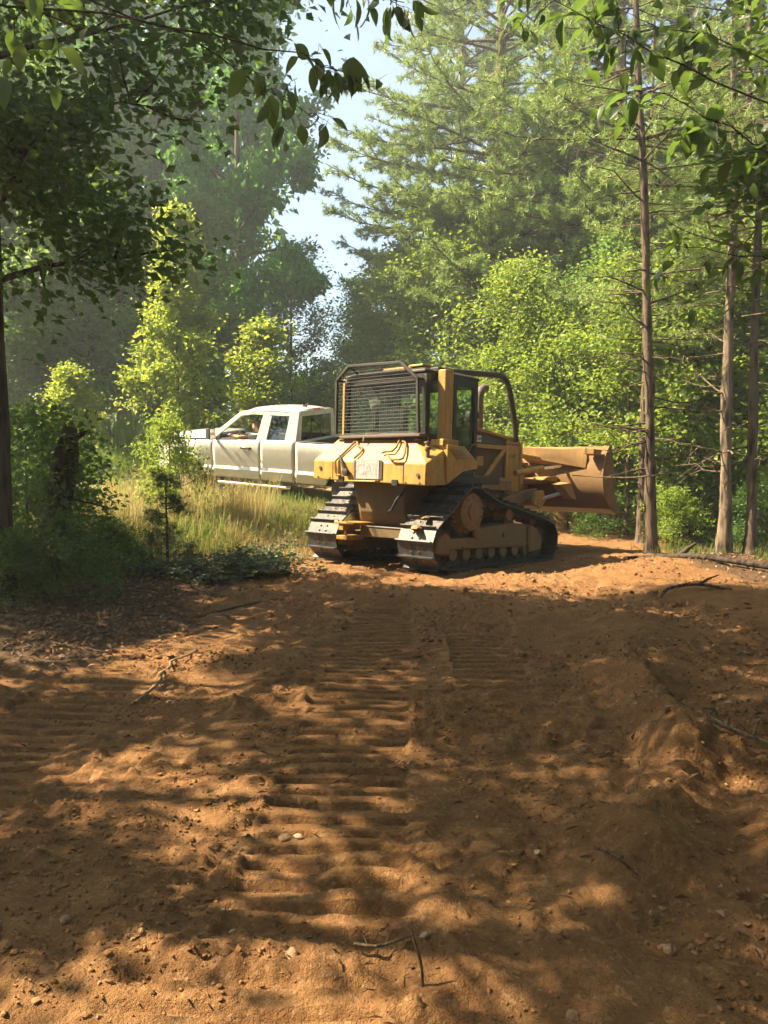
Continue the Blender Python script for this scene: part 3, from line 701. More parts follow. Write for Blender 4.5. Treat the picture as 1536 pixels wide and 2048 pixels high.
# blade and its linkage
prof = [(2.62, 2.00), (2.52, 1.86), (2.455, 1.68), (2.43, 1.48), (2.46, 1.30), (2.54, 1.13), (2.68, 1.0), (2.85, .91), (3.03, .855)]
th = [(.045, .02)] * len(prof)
outer = [(x + .05, z + .01) for x, z in prof]; outer[-1] = (3.06, .87)
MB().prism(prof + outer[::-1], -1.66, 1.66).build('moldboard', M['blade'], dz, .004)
MB().prism([(2.80, .925), (3.03, .845), (3.08, .83), (3.085, .845), (2.82, .95)], -1.68, 1.68).build('cutting_edge', M['steel'], dz)
for sgn in (1, -1):
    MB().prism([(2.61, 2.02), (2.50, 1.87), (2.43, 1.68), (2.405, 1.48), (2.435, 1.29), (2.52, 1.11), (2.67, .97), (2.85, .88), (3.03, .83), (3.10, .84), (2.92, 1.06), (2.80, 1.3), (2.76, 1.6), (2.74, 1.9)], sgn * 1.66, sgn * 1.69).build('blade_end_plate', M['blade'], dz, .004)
    # gusset boxes behind the upper corners
    MB().hull([(2.49, sgn * 1.62, 1.93), (2.49, sgn * 1.40, 1.95), (2.27, sgn * 1.58, 1.95), (2.27, sgn * 1.36, 1.97), (2.47, sgn * 1.60, 1.84), (2.47, sgn * 1.40, 1.84), (2.28, sgn * 1.58, 1.86), (2.28, sgn * 1.38, 1.86)]).build('corner_block', M['yellow_worn'], dz, .01)
    MB().hull([(2.50, sgn * .15, 2.0), (2.20, sgn * .15, 2.0), (2.20, sgn * .15, 1.83), (2.46, sgn * .15, 1.72), (2.52, sgn * 1.3, 1.98), (2.30, sgn * .9, 1.96), (2.30, sgn * .9, 1.80), (2.44, sgn * 1.35, 1.62), (2.46, sgn * 1.36, 1.80)]).build('top_beam', M['yellow_worn'], dz, .012)
    # angling cylinder
    MB().tube([(1.35, sgn * .62, 1.50), (1.95, sgn * .78, 1.60)], .055, 14).build('cylinder_barrel', M['yellow_clean'], dz)
    MB().tube([(1.95, sgn * .78, 1.60), (2.42, sgn * .92, 1.66)], .028, 12).build('cylinder_rod', M['chrome'], dz)
    MB().tube([(1.70, sgn * .42, 1.83), (2.28, sgn * .50, 1.78)], .045, 12).build('lift_cylinder', M['yellow_clean'], dz)
    MB().tube([(2.28, sgn * .50, 1.78), (2.48, sgn * .53, 1.76)], .024, 12).build('lift_rod', M['chrome'], dz)
    # push arm running inside the track
    MB().hull([(x, y, z) for (x, z) in ((.4, .72), (.4, .94), (1.9, 1.02), (2.1, 1.08), (2.1, 1.25), (1.8, 1.22)) for y in (sgn * .50, sgn * .60)]).build('push_arm', M['yellow_dirty'], dz, .015)
    MB().hull([(x, y, z) for (x, z) in ((1.62, .98), (1.85, .90), (2.0, 1.05), (1.92, 1.22), (1.72, 1.2)) for y in (sgn * .76, sgn * .84)]).build('arm_lug', M['yellow'], dz, .015)
    MB().tube([(1.85, sgn * .8, 1.06), (2.45, sgn * .95, 1.20)], .035, 10).build('brace_rod', M['greymetal'], dz)
    MB().hull([(2.44, sgn * .85, 1.38), (2.44, sgn * 1.08, 1.36), (2.20, sgn * .80, 1.34), (2.20, sgn * 1.0, 1.33), (2.46, sgn * .9, 1.08), (2.46, sgn * 1.18, 1.06), (2.34, sgn * 1.12, 1.12), (2.3, sgn * .95, 1.15)]).build('hinge_plate', M['yellow_worn'], dz, .008)
    MB().hull([(2.0, sgn * .3, 1.42), (2.42, sgn * .3, 1.46), (2.42, sgn * .8, 1.48), (2.1, sgn * .72, 1.40), (2.0, sgn * .3, 1.30), (2.42, sgn * .8, 1.36)]).build('hinge_gusset', M['yellow_worn'], dz, .008)
MB().bb(1.72, 2.45, -.26, .26, .98, 1.20).build('frame_nose', M['yellow_dirty'], dz, .02)
MB().bb(2.10, 2.44, -.18, .18, 1.2, 1.72).build('blade_tower', M['yellow'], dz, .02)
tb = MB()
for k, (a, b, zz) in enumerate(((.1, .34, 1.62), (-.02, .25, 1.5), (-.3, -.12, 1.56))):
    tb.tube([(1.71, -b, zz), (1.85, -b - .05, zz + .05), (2.05, -b - .02, zz + .0), (2.16, -a - .1, zz - .12)], .018, 6)
tb.build('hydraulic_hoses', M['rubber'], dz)
MB().bb(1.722, 1.80, -.50, -.30, 1.32, 1.62).build('valve_block', M['greymetal'], dz, .01)
bl = MB()
for k in range(9): bl.lathe([(.014, -1.664), (.014, -1.645)], (0, -1.05 + .26 * k, 1.29 + .008 * k), 'x', 6)
tag(bl.build('bolt_row', M['exhaust'], dz), kind='stuff')
bl = MB()
for k in range(6):
    for z in (1.18, 1.99): bl.lathe([(.014, -.512), (.014, -.495)], (1.28 + .065 * k, 0, z), 'y', 6)
tag(bl.build('hood_bolts', M['exhaust'], dz), kind='stuff')
sm_ = MB(); sm_.bb(-1.656, -1.6505, -.745, -.738, 1.28, 1.57); sm_.bb(-1.656, -1.6505, .70, .707, 1.34, 1.6); sm_.build('tank_seam', M['black'], dz)
MB().tube([(-1.45, -.62, 1.2), (-1.56, -.55, 1.05), (-1.55, -.45, .9), (-1.46, -.3, .86)], .02, 8).build('hydraulic_hose', M['rubber'], dz)
# name plate sized bits on the tank's right side, step ladder on fender
MB().tube([(-.55, -1.02, 1.70), (-.50, -1.05, 1.86), (-.36, -1.02, 1.90), (-.30, -.95, 1.82)], .016, 8).build('step_handle', M['black'], dz)

# things in the cab
rg = MB(); rg.hull([(-1.20, .52, 2.80), (-1.20, .40, 2.82), (-1.14, .45, 2.80), (-1.18, .36, 2.45), (-1.10, .30, 2.42), (-1.16, .18, 2.52), (-1.12, .42, 2.40), (-1.2, .24, 2.60)])
def to_world(o):
    bpy.context.view_layer.update(); return o
Mdz = Matrix.LocRotScale(Vector(dz.location), dz.rotation_euler.to_quaternion(), None)
rag = rg.build('rag', M['rag']); rag.matrix_world = Mdz; tag(rag, 'pale grey rag hanging behind the bulldozer cab screen', 'rag')
ve = MB(); ve.hull([(-1.21, .66, 2.84), (-1.21, .58, 2.86), (-1.15, .62, 2.84), (-1.20, .68, 2.66), (-1.14, .58, 2.64), (-1.20, .60, 2.62), (-1.16, .69, 2.70)])
v_ = ve.build('safety_vest', M['orange']); v_.matrix_world = Mdz; tag(v_, 'folded orange vest hanging in the upper left of the bulldozer cab', 'vest')

def blob(name, loc, r, seed, mat, parent=None, flat=.7, sub=2):
    bm = bmesh.new(); bmesh.ops.create_icosphere(bm, subdivisions=sub, radius=1.0)
    rr = random.Random(seed); ax = [Vector((rr.gauss(0, 1), rr.gauss(0, 1), rr.gauss(0, 1))).normalized() for _ in range(9)]
    for v in bm.verts:
        k = 1.0
        for a in ax:
            d = v.co.normalized().dot(a)
            if d > .62: k = min(k, .62 / d * (1 + .15 * rr.random() * .3))
        v.co = Vector((v.co.x * r[0], v.co.y * r[1], v.co.z * r[2])) * (k + rr.uniform(-.03, .03))
    me = bpy.data.meshes.new(name); bm.to_mesh(me); bm.free(); me.materials.append(mat)
    o = link(name, me, parent, loc); return o
for k, (lx, ly, lz, r) in enumerate(((-1.47, -1.02, .80, .07), (-1.60, -.96, .66, .10))):
    o = blob('soil_lump', Mdz @ Vector((lx, ly, lz)), (r * 1.2, r * 1.5, r * .5), 60 + k, M['clod'])
    tag(o, ['upper lump of orange soil caked on the right track of the bulldozer', 'lower lump of orange soil smeared on the right track of the bulldozer'][k], 'soil lump')

# ------------------------------------------------------------------ pickup truck (local: x forward, x=0 at the back of the cab, y left)
tk = empty('pickup_truck', (-1.431, 16.635, .839), (-.108, -.073, math.pi / 2 + 1.204))
tag(tk, 'white extended-cab pickup truck parked on the grassy bank behind the bulldozer', 'pickup truck')
SEC = [(.44, .895), (.475, .945), (.60, .985), (.645, .990), (.70, .952), (.86, .964), (1.05, .976), (1.17, .966), (1.24, .935)]
def belt(x): return float(np.interp(x, [-2.2, -.03, .0, .25, .9, 1.75, 2.0, 3.3], [1.275, 1.275, 1.285, 1.285, 1.255, 1.205, 1.20, 1.12]))
def side_panel(name, x0, x1, sgn, arch=None, mat=None, front=False, n=None):
    xs_ = np.linspace(x0, x1, n or max(3, int((x1 - x0) / .05)))
    P = []; m = len(SEC)
    for x in xs_:
        zb = .44
        if arch is not None and abs(x - arch) < .49: zb = max(zb, .40 + math.sqrt(.49 ** 2 - (x - arch) ** 2))
        yk = 1.0
        if front and x > 2.75: yk = 1 - .25 * ((x - 2.75) / .6) ** 2
        flare = .02 * max(0, 1 - abs(abs(x - arch) - .3) / .3) if arch is not None else 0
        for z, y in SEC:
            zz = .44 + (z - .44) * (belt(x) - .44) / .80
            zz2 = max(zz, zb)
            P.append((x, sgn * (y * yk + flare), zz2))
    F = [(i * m + j, (i + 1) * m + j, (i + 1) * m + j + 1, i * m + j + 1) for i in range(len(xs_) - 1) for j in range(m - 1)]
    b = MB(); b.add(P, F); o = b.build(name, mat or M['white'], tk, 0, .5)
    s = o.modifiers.new('solid', 'SOLIDIFY'); s.thickness = .03; s.offset = -1
    return o
for sgn in (1, -1):
    side_panel('bed_side', -2.10, -.035, sgn, -1.18)
    rdoor = side_panel('rear_door', .010, .742, sgn)
    fdoor = side_panel('front_door', .754, 1.845, sgn)
    side_panel('front_fender', 1.857, 3.30, sgn, 2.50, front=True)
    for x, par in ((1.08, fdoor),):
        hn = MB(); hn.tube([(x + .10, sgn * .972, 1.085), (x + .09, sgn * 1.015, 1.085), (x - .10, sgn * 1.015, 1.085), (x - .11, sgn * .972, 1.085)], .019, 8)
        hn.build('door_handle', M['black'], par)
        MB().box((x, sgn * .976, 1.07), (.16, .012, .07)).build('handle_cup', M['chrome'], par, .003)
    mr = MB(); mr.hull([(x, sgn * y, z) for (x, y, z) in ((1.74, 1.02, 1.22), (1.74, 1.24, 1.22), (1.74, 1.02, 1.46), (1.74, 1.24, 1.46), (1.86, 1.06, 1.24), (1.86, 1.20, 1.24), (1.86, 1.06, 1.43), (1.86, 1.20, 1.43))])
    mr.tube([(1.80, sgn * .93, 1.25), (1.80, sgn * 1.06, 1.27)], .035, 8)
    mr.build('wing_mirror', M['rubber'], tk, .02)
    MB().box((1.737, sgn * 1.13, 1.34), (.006, .19, .20)).build('mirror_glass', M['chrome'], tk)
    sbar = MB(); sbar.tube([(1.75, sgn * .93, .36), (1.7, sgn * .99, .36), (.15, sgn * .99, .36), (.1, sgn * .93, .36)], .036, 10); sbar.build('step_bar', M['chrome'], tk)
    # window frames
    def slant(p): x, y, z = p; return (x, sgn * (y - max(0, z - 1.22) * .30), z)
    def pil(name, poly, mat, d0=.885, d1=.935): return MB().prism(poly, d0, d1, 'y', slant).build(name, mat, tk, .008)
    pil('windscreen_pillar', [(2.03, 1.20), (1.86, 1.20), (1.28, 1.70), (1.02, 1.742), (1.02, 1.83), (1.30, 1.79)], M['white'])
    pil('roof_rail', [(1.018, 1.742), (1.018, 1.835), (.0, 1.855), (.0, 1.745)], M['white'])
    pil('door_pillar', [(.868, 1.25), (.79, 1.740), (.59, 1.740), (.64, 1.26)], M['white'], .88, .932)
    pil('rear_pillar', [(.24, 1.27), (.20, 1.742), (.0, 1.742), (.0, 1.27)], M['white'])
    pil('belt_trim', [(1.72, 1.195), (.87, 1.238), (.87, 1.256), (1.72, 1.213)], M['black'], .925, .942); pil('belt_trim', [(.635, 1.25), (.24, 1.268), (.24, 1.286), (.635, 1.268)], M['black'], .925, .942)
    pil('window_seal', [(1.855, 1.195), (1.72, 1.20), (1.70, 1.34)], M['black'], .88, .93)
    pil('window_glass', [(1.72, 1.19), (1.70, 1.37), (1.28, 1.695), (1.02, 1.738), (.80, 1.738), (.86, 1.25)], M['clear'], .900, .903) if sgn < 0 else None
    pil('window_glass', [(.62, 1.26), (.595, 1.738), (.20, 1.738), (.235, 1.27)], M['carglass'], .900, .903)
# roof
rx = [1.42, 1.32, 1.2, 1.0, .75, .5, .25, .08, -.02]; rz = [1.775, 1.825, 1.865, 1.895, 1.915, 1.92, 1.915, 1.90, 1.86]
ry = np.linspace(-1, 1, 13); P = []
for x, z in zip(rx, rz):
    for u in ry: P.append((x - .10 * abs(u) ** 3 * (x > 1.1), u * .76, z - .075 * abs(u) ** 3.2 - (.0)))
F = [(i * 13 + j, i * 13 + j + 1, (i + 1) * 13 + j + 1, (i + 1) * 13 + j) for i in range(len(rx) - 1) for j in range(12)]
ro = MB().add(P, F).build('roof', M['white'], tk, 0, .9); sm = ro.modifiers.new('solid', 'SOLIDIFY'); sm.thickness = .04; sm.offset = -1
MB().hull([(x, y, z) for x in (.16, .24) for y in (.10, .16) for z in (1.91, 1.93)] + [(.12, .13, 1.99)]).build('antenna', M['black'], ro)
MB().hull([(.01, y, z) for y in (-.16, .16) for z in (1.84, 1.885)] + [(-.03, y, 1.85) for y in (-.15, .15)]).build('brake_lamp', M['red'], ro)
# windscreen, back of cab
ws = MB(); ws.add([(2.04, .84, 1.21), (2.04, -.84, 1.21), (1.36, -.70, 1.79), (1.36, .70, 1.79)], [(0, 1, 2, 3)]); ws.build('windscreen', M['clear'], tk)
bk = MB(); bk.bb(-.02, .03, -.93, .93, .50, 1.275)
bk.prism([(.93, 1.275), (.70, 1.275), (.665, 1.75), (-.665, 1.75), (-.70, 1.275), (-.93, 1.275), (-.78, 1.86), (.78, 1.86)][:3] + [(.665, 1.86), (.78, 1.85)], -.018, .03, 'x')
bk.prism([(-.93, 1.275), (-.70, 1.275), (-.665, 1.75), (-.665, 1.86), (-.78, 1.85)], -.018, .03, 'x')
bk.bb(-.018, .03, -.664, .664, 1.75, 1.86)
bk.build('cab_back', M['white'], tk, .006)
MB().prism([(.70, 1.276), (.665, 1.749), (-.665, 1.749), (-.70, 1.276)], .0, .006, 'x').build('rear_window', M['carglass'], tk)
fr_ = MB()
for y in (-.22, .22): fr_.bb(-.004, .010, y - .012, y + .012, 1.276, 1.749)
fr_.build('window_divider', M['black'], tk)
# hood, nose
MB().hull([(2.02, y, 1.215) for y in (-.86, .86)] + [(2.02, y, 1.30) for y in (-.6, .6)] + [(3.2, y, 1.13) for y in (-.72, .72)] + [(3.16, y, 1.24) for y in (-.5, .5)] + [(2.6, y, 1.30) for y in (-.58, .58)]).build('hood', M['white'], tk, .03)
MB().bb(3.22, 3.27, -.55, .55, .72, 1.10).build('grille', M['black'], tk, .01)
for sgn in (1, -1): MB().hull([(3.20, sgn * .57, .86), (3.20, sgn * .74, .86), (3.05, sgn * .80, .88), (3.20, sgn * .57, 1.08), (3.16, sgn * .74, 1.08), (3.02, sgn * .80, 1.06)]).build('headlight', M['chrome'], tk, .01)
MB().hull([(3.28, y, z) for y in (-.78, .78) for z in (.45, .68)] + [(3.42, y, z) for y in (-.6, .6) for z in (.47, .66)] + [(3.0, y, z) for y in (-.92, .92) for z in (.46, .66)]).build('front_bumper', M['chrome'], tk, .02)
MB().bb(-2.25, -2.14, -.9, .9, .50, .66).build('rear_bumper', M['chrome'], tk, .02)
tg = MB(); tg.bb(-2.14, -2.08, -.80, .80, .72, 1.27); tg.build('tailgate', M['white'], tk, .015)
for sgn in (1, -1): MB().hull([(x, sgn * y, z) for x in (-2.15, -2.06) for y in (.81, .93) for z in (.80, 1.20)]).build('tail_lamp', M['red'], tk, .01)
bd = MB(); bd.bb(-2.08, -.04, -.84, .84, .74, .78); bd.bb(-2.08, -.04, .80, .86, .78, 1.25); bd.bb(-2.08, -.04, -.86, -.80, .78, 1.25); bd.bb(-.09, -.04, -.80, .80, .78, 1.23); bd.bb(-1.5, -.86, .55, .80, .78, 1.0); bd.bb(-1.5, -.86, -.80, -.55, .78, 1.0)
bd.build('bed_liner', M['dark'], tk)
for sgn in (1, -1): MB().bb(-2.10, -.035, sgn * .82, sgn * .942, 1.262, 1.290).build('bed_rail', M['black'], tk, .008)
ub = MB(); ub.bb(-2.1, 3.1, -.45, .45, .38, .62); ub.bb(0, 1.9, -.90, .90, .44, .56); ub.bb(2.02, 3.15, -.62, .62, .5, 1.15); ub.bb(-2.05, -.1, -.62, .62, .5, .74)
ub.build('underbody', M['dark'], tk)
ty = MB().lathe([(.22, -.12), (.30, -.125), (.375, -.11), (.392, -.07), (.392, .07), (.375, .11), (.30, .125), (.22, .12)], (0, 0, 0), 'y', 32)
ty_me = ty.mesh('tyre', M['rubber'])
rm = MB().lathe([(.02, .06), (.07, .075), (.09, .05), (.17, .045), (.20, .10), (.225, .11), (.23, -.1), (.02, -.1)], (0, 0, 0), 'y', 28)
for k in range(6):
    a = math.pi * k / 3; rm.box((.135 * math.cos(a), .06, .135 * math.sin(a)), (.14, .03, .045), (0, -a, 0))
rm_me = rm.mesh('rim', M['greymetal'])
for x in (-1.18, 2.50):
    for sgn in (1, -1):
        w = empty('wheel', (x, sgn * .845, .39)); w.parent = tk
        link('tyre', ty_me, w); r_ = link('rim', rm_me, w)
        if sgn < 0: r_.rotation_euler = (0, 0, math.pi)
# interior
it = MB(); it.hull([(1.62, y, z) for y in (-.82, .82) for z in (.95, 1.18)] + [(2.02, y, z) for y in (-.82, .82) for z in (.9, 1.20)]); it.build('dashboard', M['dark'], tk, .03)
for (x, y, wd) in ((1.05, .42, .5), (1.05, -.42, .5), (.38, 0, 1.4)):
    b = MB(); b.hull([(x - .25, y + s * wd / 2, z) for s in (-1, 1) for z in (.72, .88)] + [(x + .28, y + s * wd / 2, z) for s in (-1, 1) for z in (.74, .90)])
    b.hull([(x - .30, y + s * wd * .47, .85) for s in (-1, 1)] + [(x - .18, y + s * wd * .47, .85) for s in (-1, 1)] + [(x - .34, y + s * wd * .42, 1.42) for s in (-1, 1)] + [(x - .24, y + s * wd * .42, 1.42) for s in (-1, 1)])
    b.bb(x - .36, x - .28, y - .12, y + .12, 1.45, 1.60)
    b.build('seat', M['seat'], tk, .03)
sw = MB(); ring = [(1.52 + .10 * math.cos(a) * .35, .42 + .19 * math.cos(a + math.pi / 2), 1.16 + .19 * math.sin(a + math.pi / 2) * .92) for a in np.linspace(0, 2 * math.pi, 25)]
ring = [(1.55 - .35 * .19 * math.sin(a), .42 + .19 * math.cos(a), 1.17 + .19 * math.sin(a) * .93) for a in np.linspace(0, 2 * math.pi, 25)]
sw.tube(ring, .016, 8, False); sw.tube([(1.55, .42, 1.17), (1.75, .42, 1.08)], .03, 8); sw.tube([(1.55, .23, 1.17), (1.55, .61, 1.17)], .016, 6)
sw.build('steering_wheel', M['black'], tk)
MB().bb(1.16, 1.34, -.62, -.3, 1.66, 1.72).build('sun_visor', M['seat'], tk)

# ------------------------------------------------------------------ the driver
def skinned(name, joints, edges, root, mat):
    """joints: {key: ((x,y,z), r or (rx,ry))}; one continuous skin-modifier surface, applied"""
    keys = list(joints); ix = {k: i for i, k in enumerate(keys)}
    me = bpy.data.meshes.new(name); me.from_pydata([joints[k][0] for k in keys], [(ix[a], ix[b]) for a, b in edges], [])
    o = link(name, me)
    o.modifiers.new('skin', 'SKIN'); sv = me.skin_vertices[0].data
    for k in keys:
        r = joints[k][1]; sv[ix[k]].radius = r if isinstance(r, tuple) else (r, r); sv[ix[k]].use_root = (k == root)
    sb = o.modifiers.new('sub', 'SUBSURF'); sb.levels = 2; sb.render_levels = 2
    dg = bpy.context.evaluated_depsgraph_get(); ev = o.evaluated_get(dg); nm = bpy.data.meshes.new_from_object(ev)
    o.modifiers.clear(); o.data = nm; nm.materials.clear(); nm.materials.append(mat)
    nm.polygons.foreach_set('use_smooth', [True] * len(nm.polygons))
    return o
J = {'pel': ((1.0, .42, .98), (.15, .13)), 'bel': ((.98, .42, 1.10), (.15, .12)), 'che': ((.99, .42, 1.22), (.17, .12)), 'nk0': ((1.03, .42, 1.335), .062), 'nk1': ((1.08, .425, 1.40), .055),
     'jaw': ((1.14, .435, 1.43), .068), 'hd': ((1.135, .435, 1.50), .088), 'hd2': ((1.12, .435, 1.56), .075), 'nose': ((1.228, .445, 1.478), .014), 'ear1': ((1.115, .53, 1.485), .018), 'ear2': ((1.115, .34, 1.485), .018),
     'ls': ((1.02, .60, 1.29), .062), 'le': ((1.30, .86, 1.275), .044), 'lw': ((1.50, .80, 1.30), .029), 'lp': ((1.565, .755, 1.305), .034),
     'rs': ((1.02, .24, 1.29), .062), 're': ((1.22, .20, 1.08), .044), 'rw': ((1.44, .27, 1.16), .029), 'rp': ((1.50, .29, 1.19), .034),
     'lh': ((1.02, .53, .95), .085), 'lk': ((1.45, .55, .98), .062), 'la': ((1.62, .55, .66), .045), 'lt': ((1.75, .55, .63), .04),
     'rh': ((1.02, .31, .95), .085), 'rk': ((1.45, .30, .98), .062), 'ra': ((1.62, .30, .66), .045), 'rt': ((1.75, .30, .63), .04)}
E_ = [('pel', 'bel'), ('bel', 'che'), ('che', 'nk0'), ('nk0', 'nk1'), ('nk1', 'jaw'), ('jaw', 'hd'), ('hd', 'hd2'), ('hd', 'nose'), ('hd', 'ear1'), ('hd', 'ear2'), ('che', 'ls'), ('ls', 'le'), ('le', 'lw'), ('lw', 'lp'), ('che', 'rs'), ('rs', 're'), ('re', 'rw'), ('rw', 'rp'), ('pel', 'lh'), ('lh', 'lk'), ('lk', 'la'), ('la', 'lt'), ('pel', 'rh'), ('rh', 'rk'), ('rk', 'ra'), ('ra', 'rt')]
for hnd, d in (('l', Vector((.80, -.55, .05))), ('r', Vector((.85, .2, .35)))):
    p0 = Vector(J[hnd + 'p'][0]); sd_ = Vector((-d.y, d.x, 0)).normalized(); up_ = Vector((0, 0, 1)); d = d.normalized()
    for k, (off, ln) in enumerate(((-.027, .062), (-.009, .074), (.009, .070), (.027, .055))):
        a = p0 + sd_ * off + d * .035; b = a + d * ln * .5 - up_ * .008; c_ = b + d * ln * .32 - up_ * .03
        for nm_, pt in (('a', a), ('b', b), ('c', c_)): J[f'{hnd}f{k}{nm_}'] = (tuple(pt), .0092)
        E_ += [(hnd + 'p', f'{hnd}f{k}a'), (f'{hnd}f{k}a', f'{hnd}f{k}b'), (f'{hnd}f{k}b', f'{hnd}f{k}c')]
    a = p0 - sd_ * .04 - d * .005 ; b = a - sd_ * .022 + d * .03; J[hnd + 'ta'] = (tuple(a), .011); J[hnd + 'tb'] = (tuple(b), .010)
    E_ += [(hnd + 'p', hnd + 'ta'), (hnd + 'ta', hnd + 'tb')]
Mtk = Matrix.LocRotScale(Vector(tk.location), tk.rotation_euler.to_quaternion(), None)
person = skinned('person', J, E_, 'pel', M['skin'])
tag(person, 'driver in a pale shirt with one arm on the open pickup window', 'person')
SJ = {k: (v[0], tuple(q + .014 for q in v[1]) if isinstance(v[1], tuple) else v[1] + .012) for k, v in J.items() if k in ('pel', 'bel', 'che', 'ls', 'rs', 'nk0')}
SJ['nk0'] = ((1.02, .42, 1.325), .068)
def lerp(a, b, f): return tuple(np.array(a) * (1 - f) + np.array(b) * f)
SJ['lm'] = (lerp(J['ls'][0], J['le'][0], .62), .064); SJ['rm'] = (lerp(J['rs'][0], J['re'][0], .62), .064)
sh = skinned('shirt', SJ, [('pel', 'bel'), ('bel', 'che'), ('che', 'nk0'), ('che', 'ls'), ('che', 'rs'), ('ls', 'lm'), ('rs', 'rm')], 'pel', M['shirt']); sh.parent = person
TJ = {k: (J[k][0], J[k][1] + .012 if not isinstance(J[k][1], tuple) else tuple(q + .01 for q in J[k][1])) for k in ('pel', 'lh', 'lk', 'la', 'rh', 'rk', 'ra')}
tr_ = skinned('trousers', TJ, [('pel', 'lh'), ('lh', 'lk'), ('lk', 'la'), ('pel', 'rh'), ('rh', 'rk'), ('rk', 'ra')], 'pel', M['trousers']); tr_.parent = person
hr = MB()
P = []; F = []
for i in range(7):
    th_ = i / 6 * math.pi * .50
    for k in range(16):
        a = 2 * math.pi * k / 16; drop = .35 if math.cos(a) < -.2 else 0
        t_ = th_ * (1 + drop)
        P.append((1.118 + .098 * math.sin(t_) * math.cos(a) * .98 - .006, .435 + .088 * math.sin(t_) * math.sin(a), 1.515 + .112 * math.cos(t_)))
F = [(i * 16 + k, i * 16 + (k + 1) % 16, (i + 1) * 16 + (k + 1) % 16, (i + 1) * 16 + k) for i in range(6) for k in range(16)]
hr.add(P, F).build('hair', M['hair'], person)
ey = MB()
for y in (.408, .478): ey.lathe([(.004, -.008), (.009, -.004), (.009, .004), (.004, .008)], (1.212, y, 1.505), 'x', 8)
ey.build('eyes', M['dark'], person)
MB().tube([(1.205, .415, 1.437), (1.214, .44, 1.435), (1.205, .468, 1.437)], .005, 6).build('mouth', M['red'], person)
person.matrix_world = Mtk

# ------------------------------------------------------------------ vegetation generators
def unit(v): return v / np.maximum(1e-9, np.linalg.norm(v, axis=-1, keepdims=True))

class Limbs:
    def __init__(s): s.V = []; s.F = []; s.n = 0
    def add(s, pts, rad_, n=6, jit=0, seed=0):
        pts = np.asarray(pts, float); m = len(pts); rad_ = np.broadcast_to(np.asarray(rad_, float), (m,))
        t = unit(np.gradient(pts, axis=0)); ref = np.array([0, 0, 1.]) if abs(t[:, 2]).mean() < .8 else np.array([1., 0, 0])
        a = unit(np.cross(t, ref)); b = np.cross(t, a)
        q = np.linspace(0, 2 * np.pi, n, endpoint=False)
        ring = pts[:, None] + rad_[:, None, None] * (a[:, None] * np.cos(q)[None, :, None] + b[:, None] * np.sin(q)[None, :, None])
        if jit: ring = pts[:, None] + (ring - pts[:, None]) * (1 + np.random.default_rng(seed).normal(0, jit, (m, n, 1)))
        s.V.append(ring.reshape(-1, 3)); i = np.arange(m - 1)[:, None] * n; k = np.arange(n)[None]; k2 = (k + 1) % n
        s.F.append(np.stack([i + k, i + k2, i + n + k2, i + n + k], -1).reshape(-1, 4) + s.n); s.n += m * n
    def mesh(s, name, mat): return np_mesh(name, np.concatenate(s.V), [np.concatenate(s.F)], mat, True)

def leaf_quads(pos, size, r, up=.6, droop=.3, wid=.34, out=None):
    N = len(pos); d = r.normal(size=(N, 3)); d[:, 2] = d[:, 2] * .5 - droop
    if out is not None: d = d + out * .8
    d = unit(d); n = r.normal(size=(N, 3)); n[:, 2] = np.abs(n[:, 2]) + up
    w = unit(np.cross(d, n)); n = np.cross(w, d); L = size[:, None]
    base = pos; tip = pos + d * L - n * L * .10
    le = pos + d * L * .45 + w * L * wid + n * L * .10; ri = pos + d * L * .45 - w * L * wid + n * L * .10
    V = np.stack([base, ri, tip, le], 1).reshape(-1, 3); i = np.arange(N)[:, None] * 4
    return V, np.concatenate([i + [[0, 1, 2]], i + [[0, 2, 3]]])

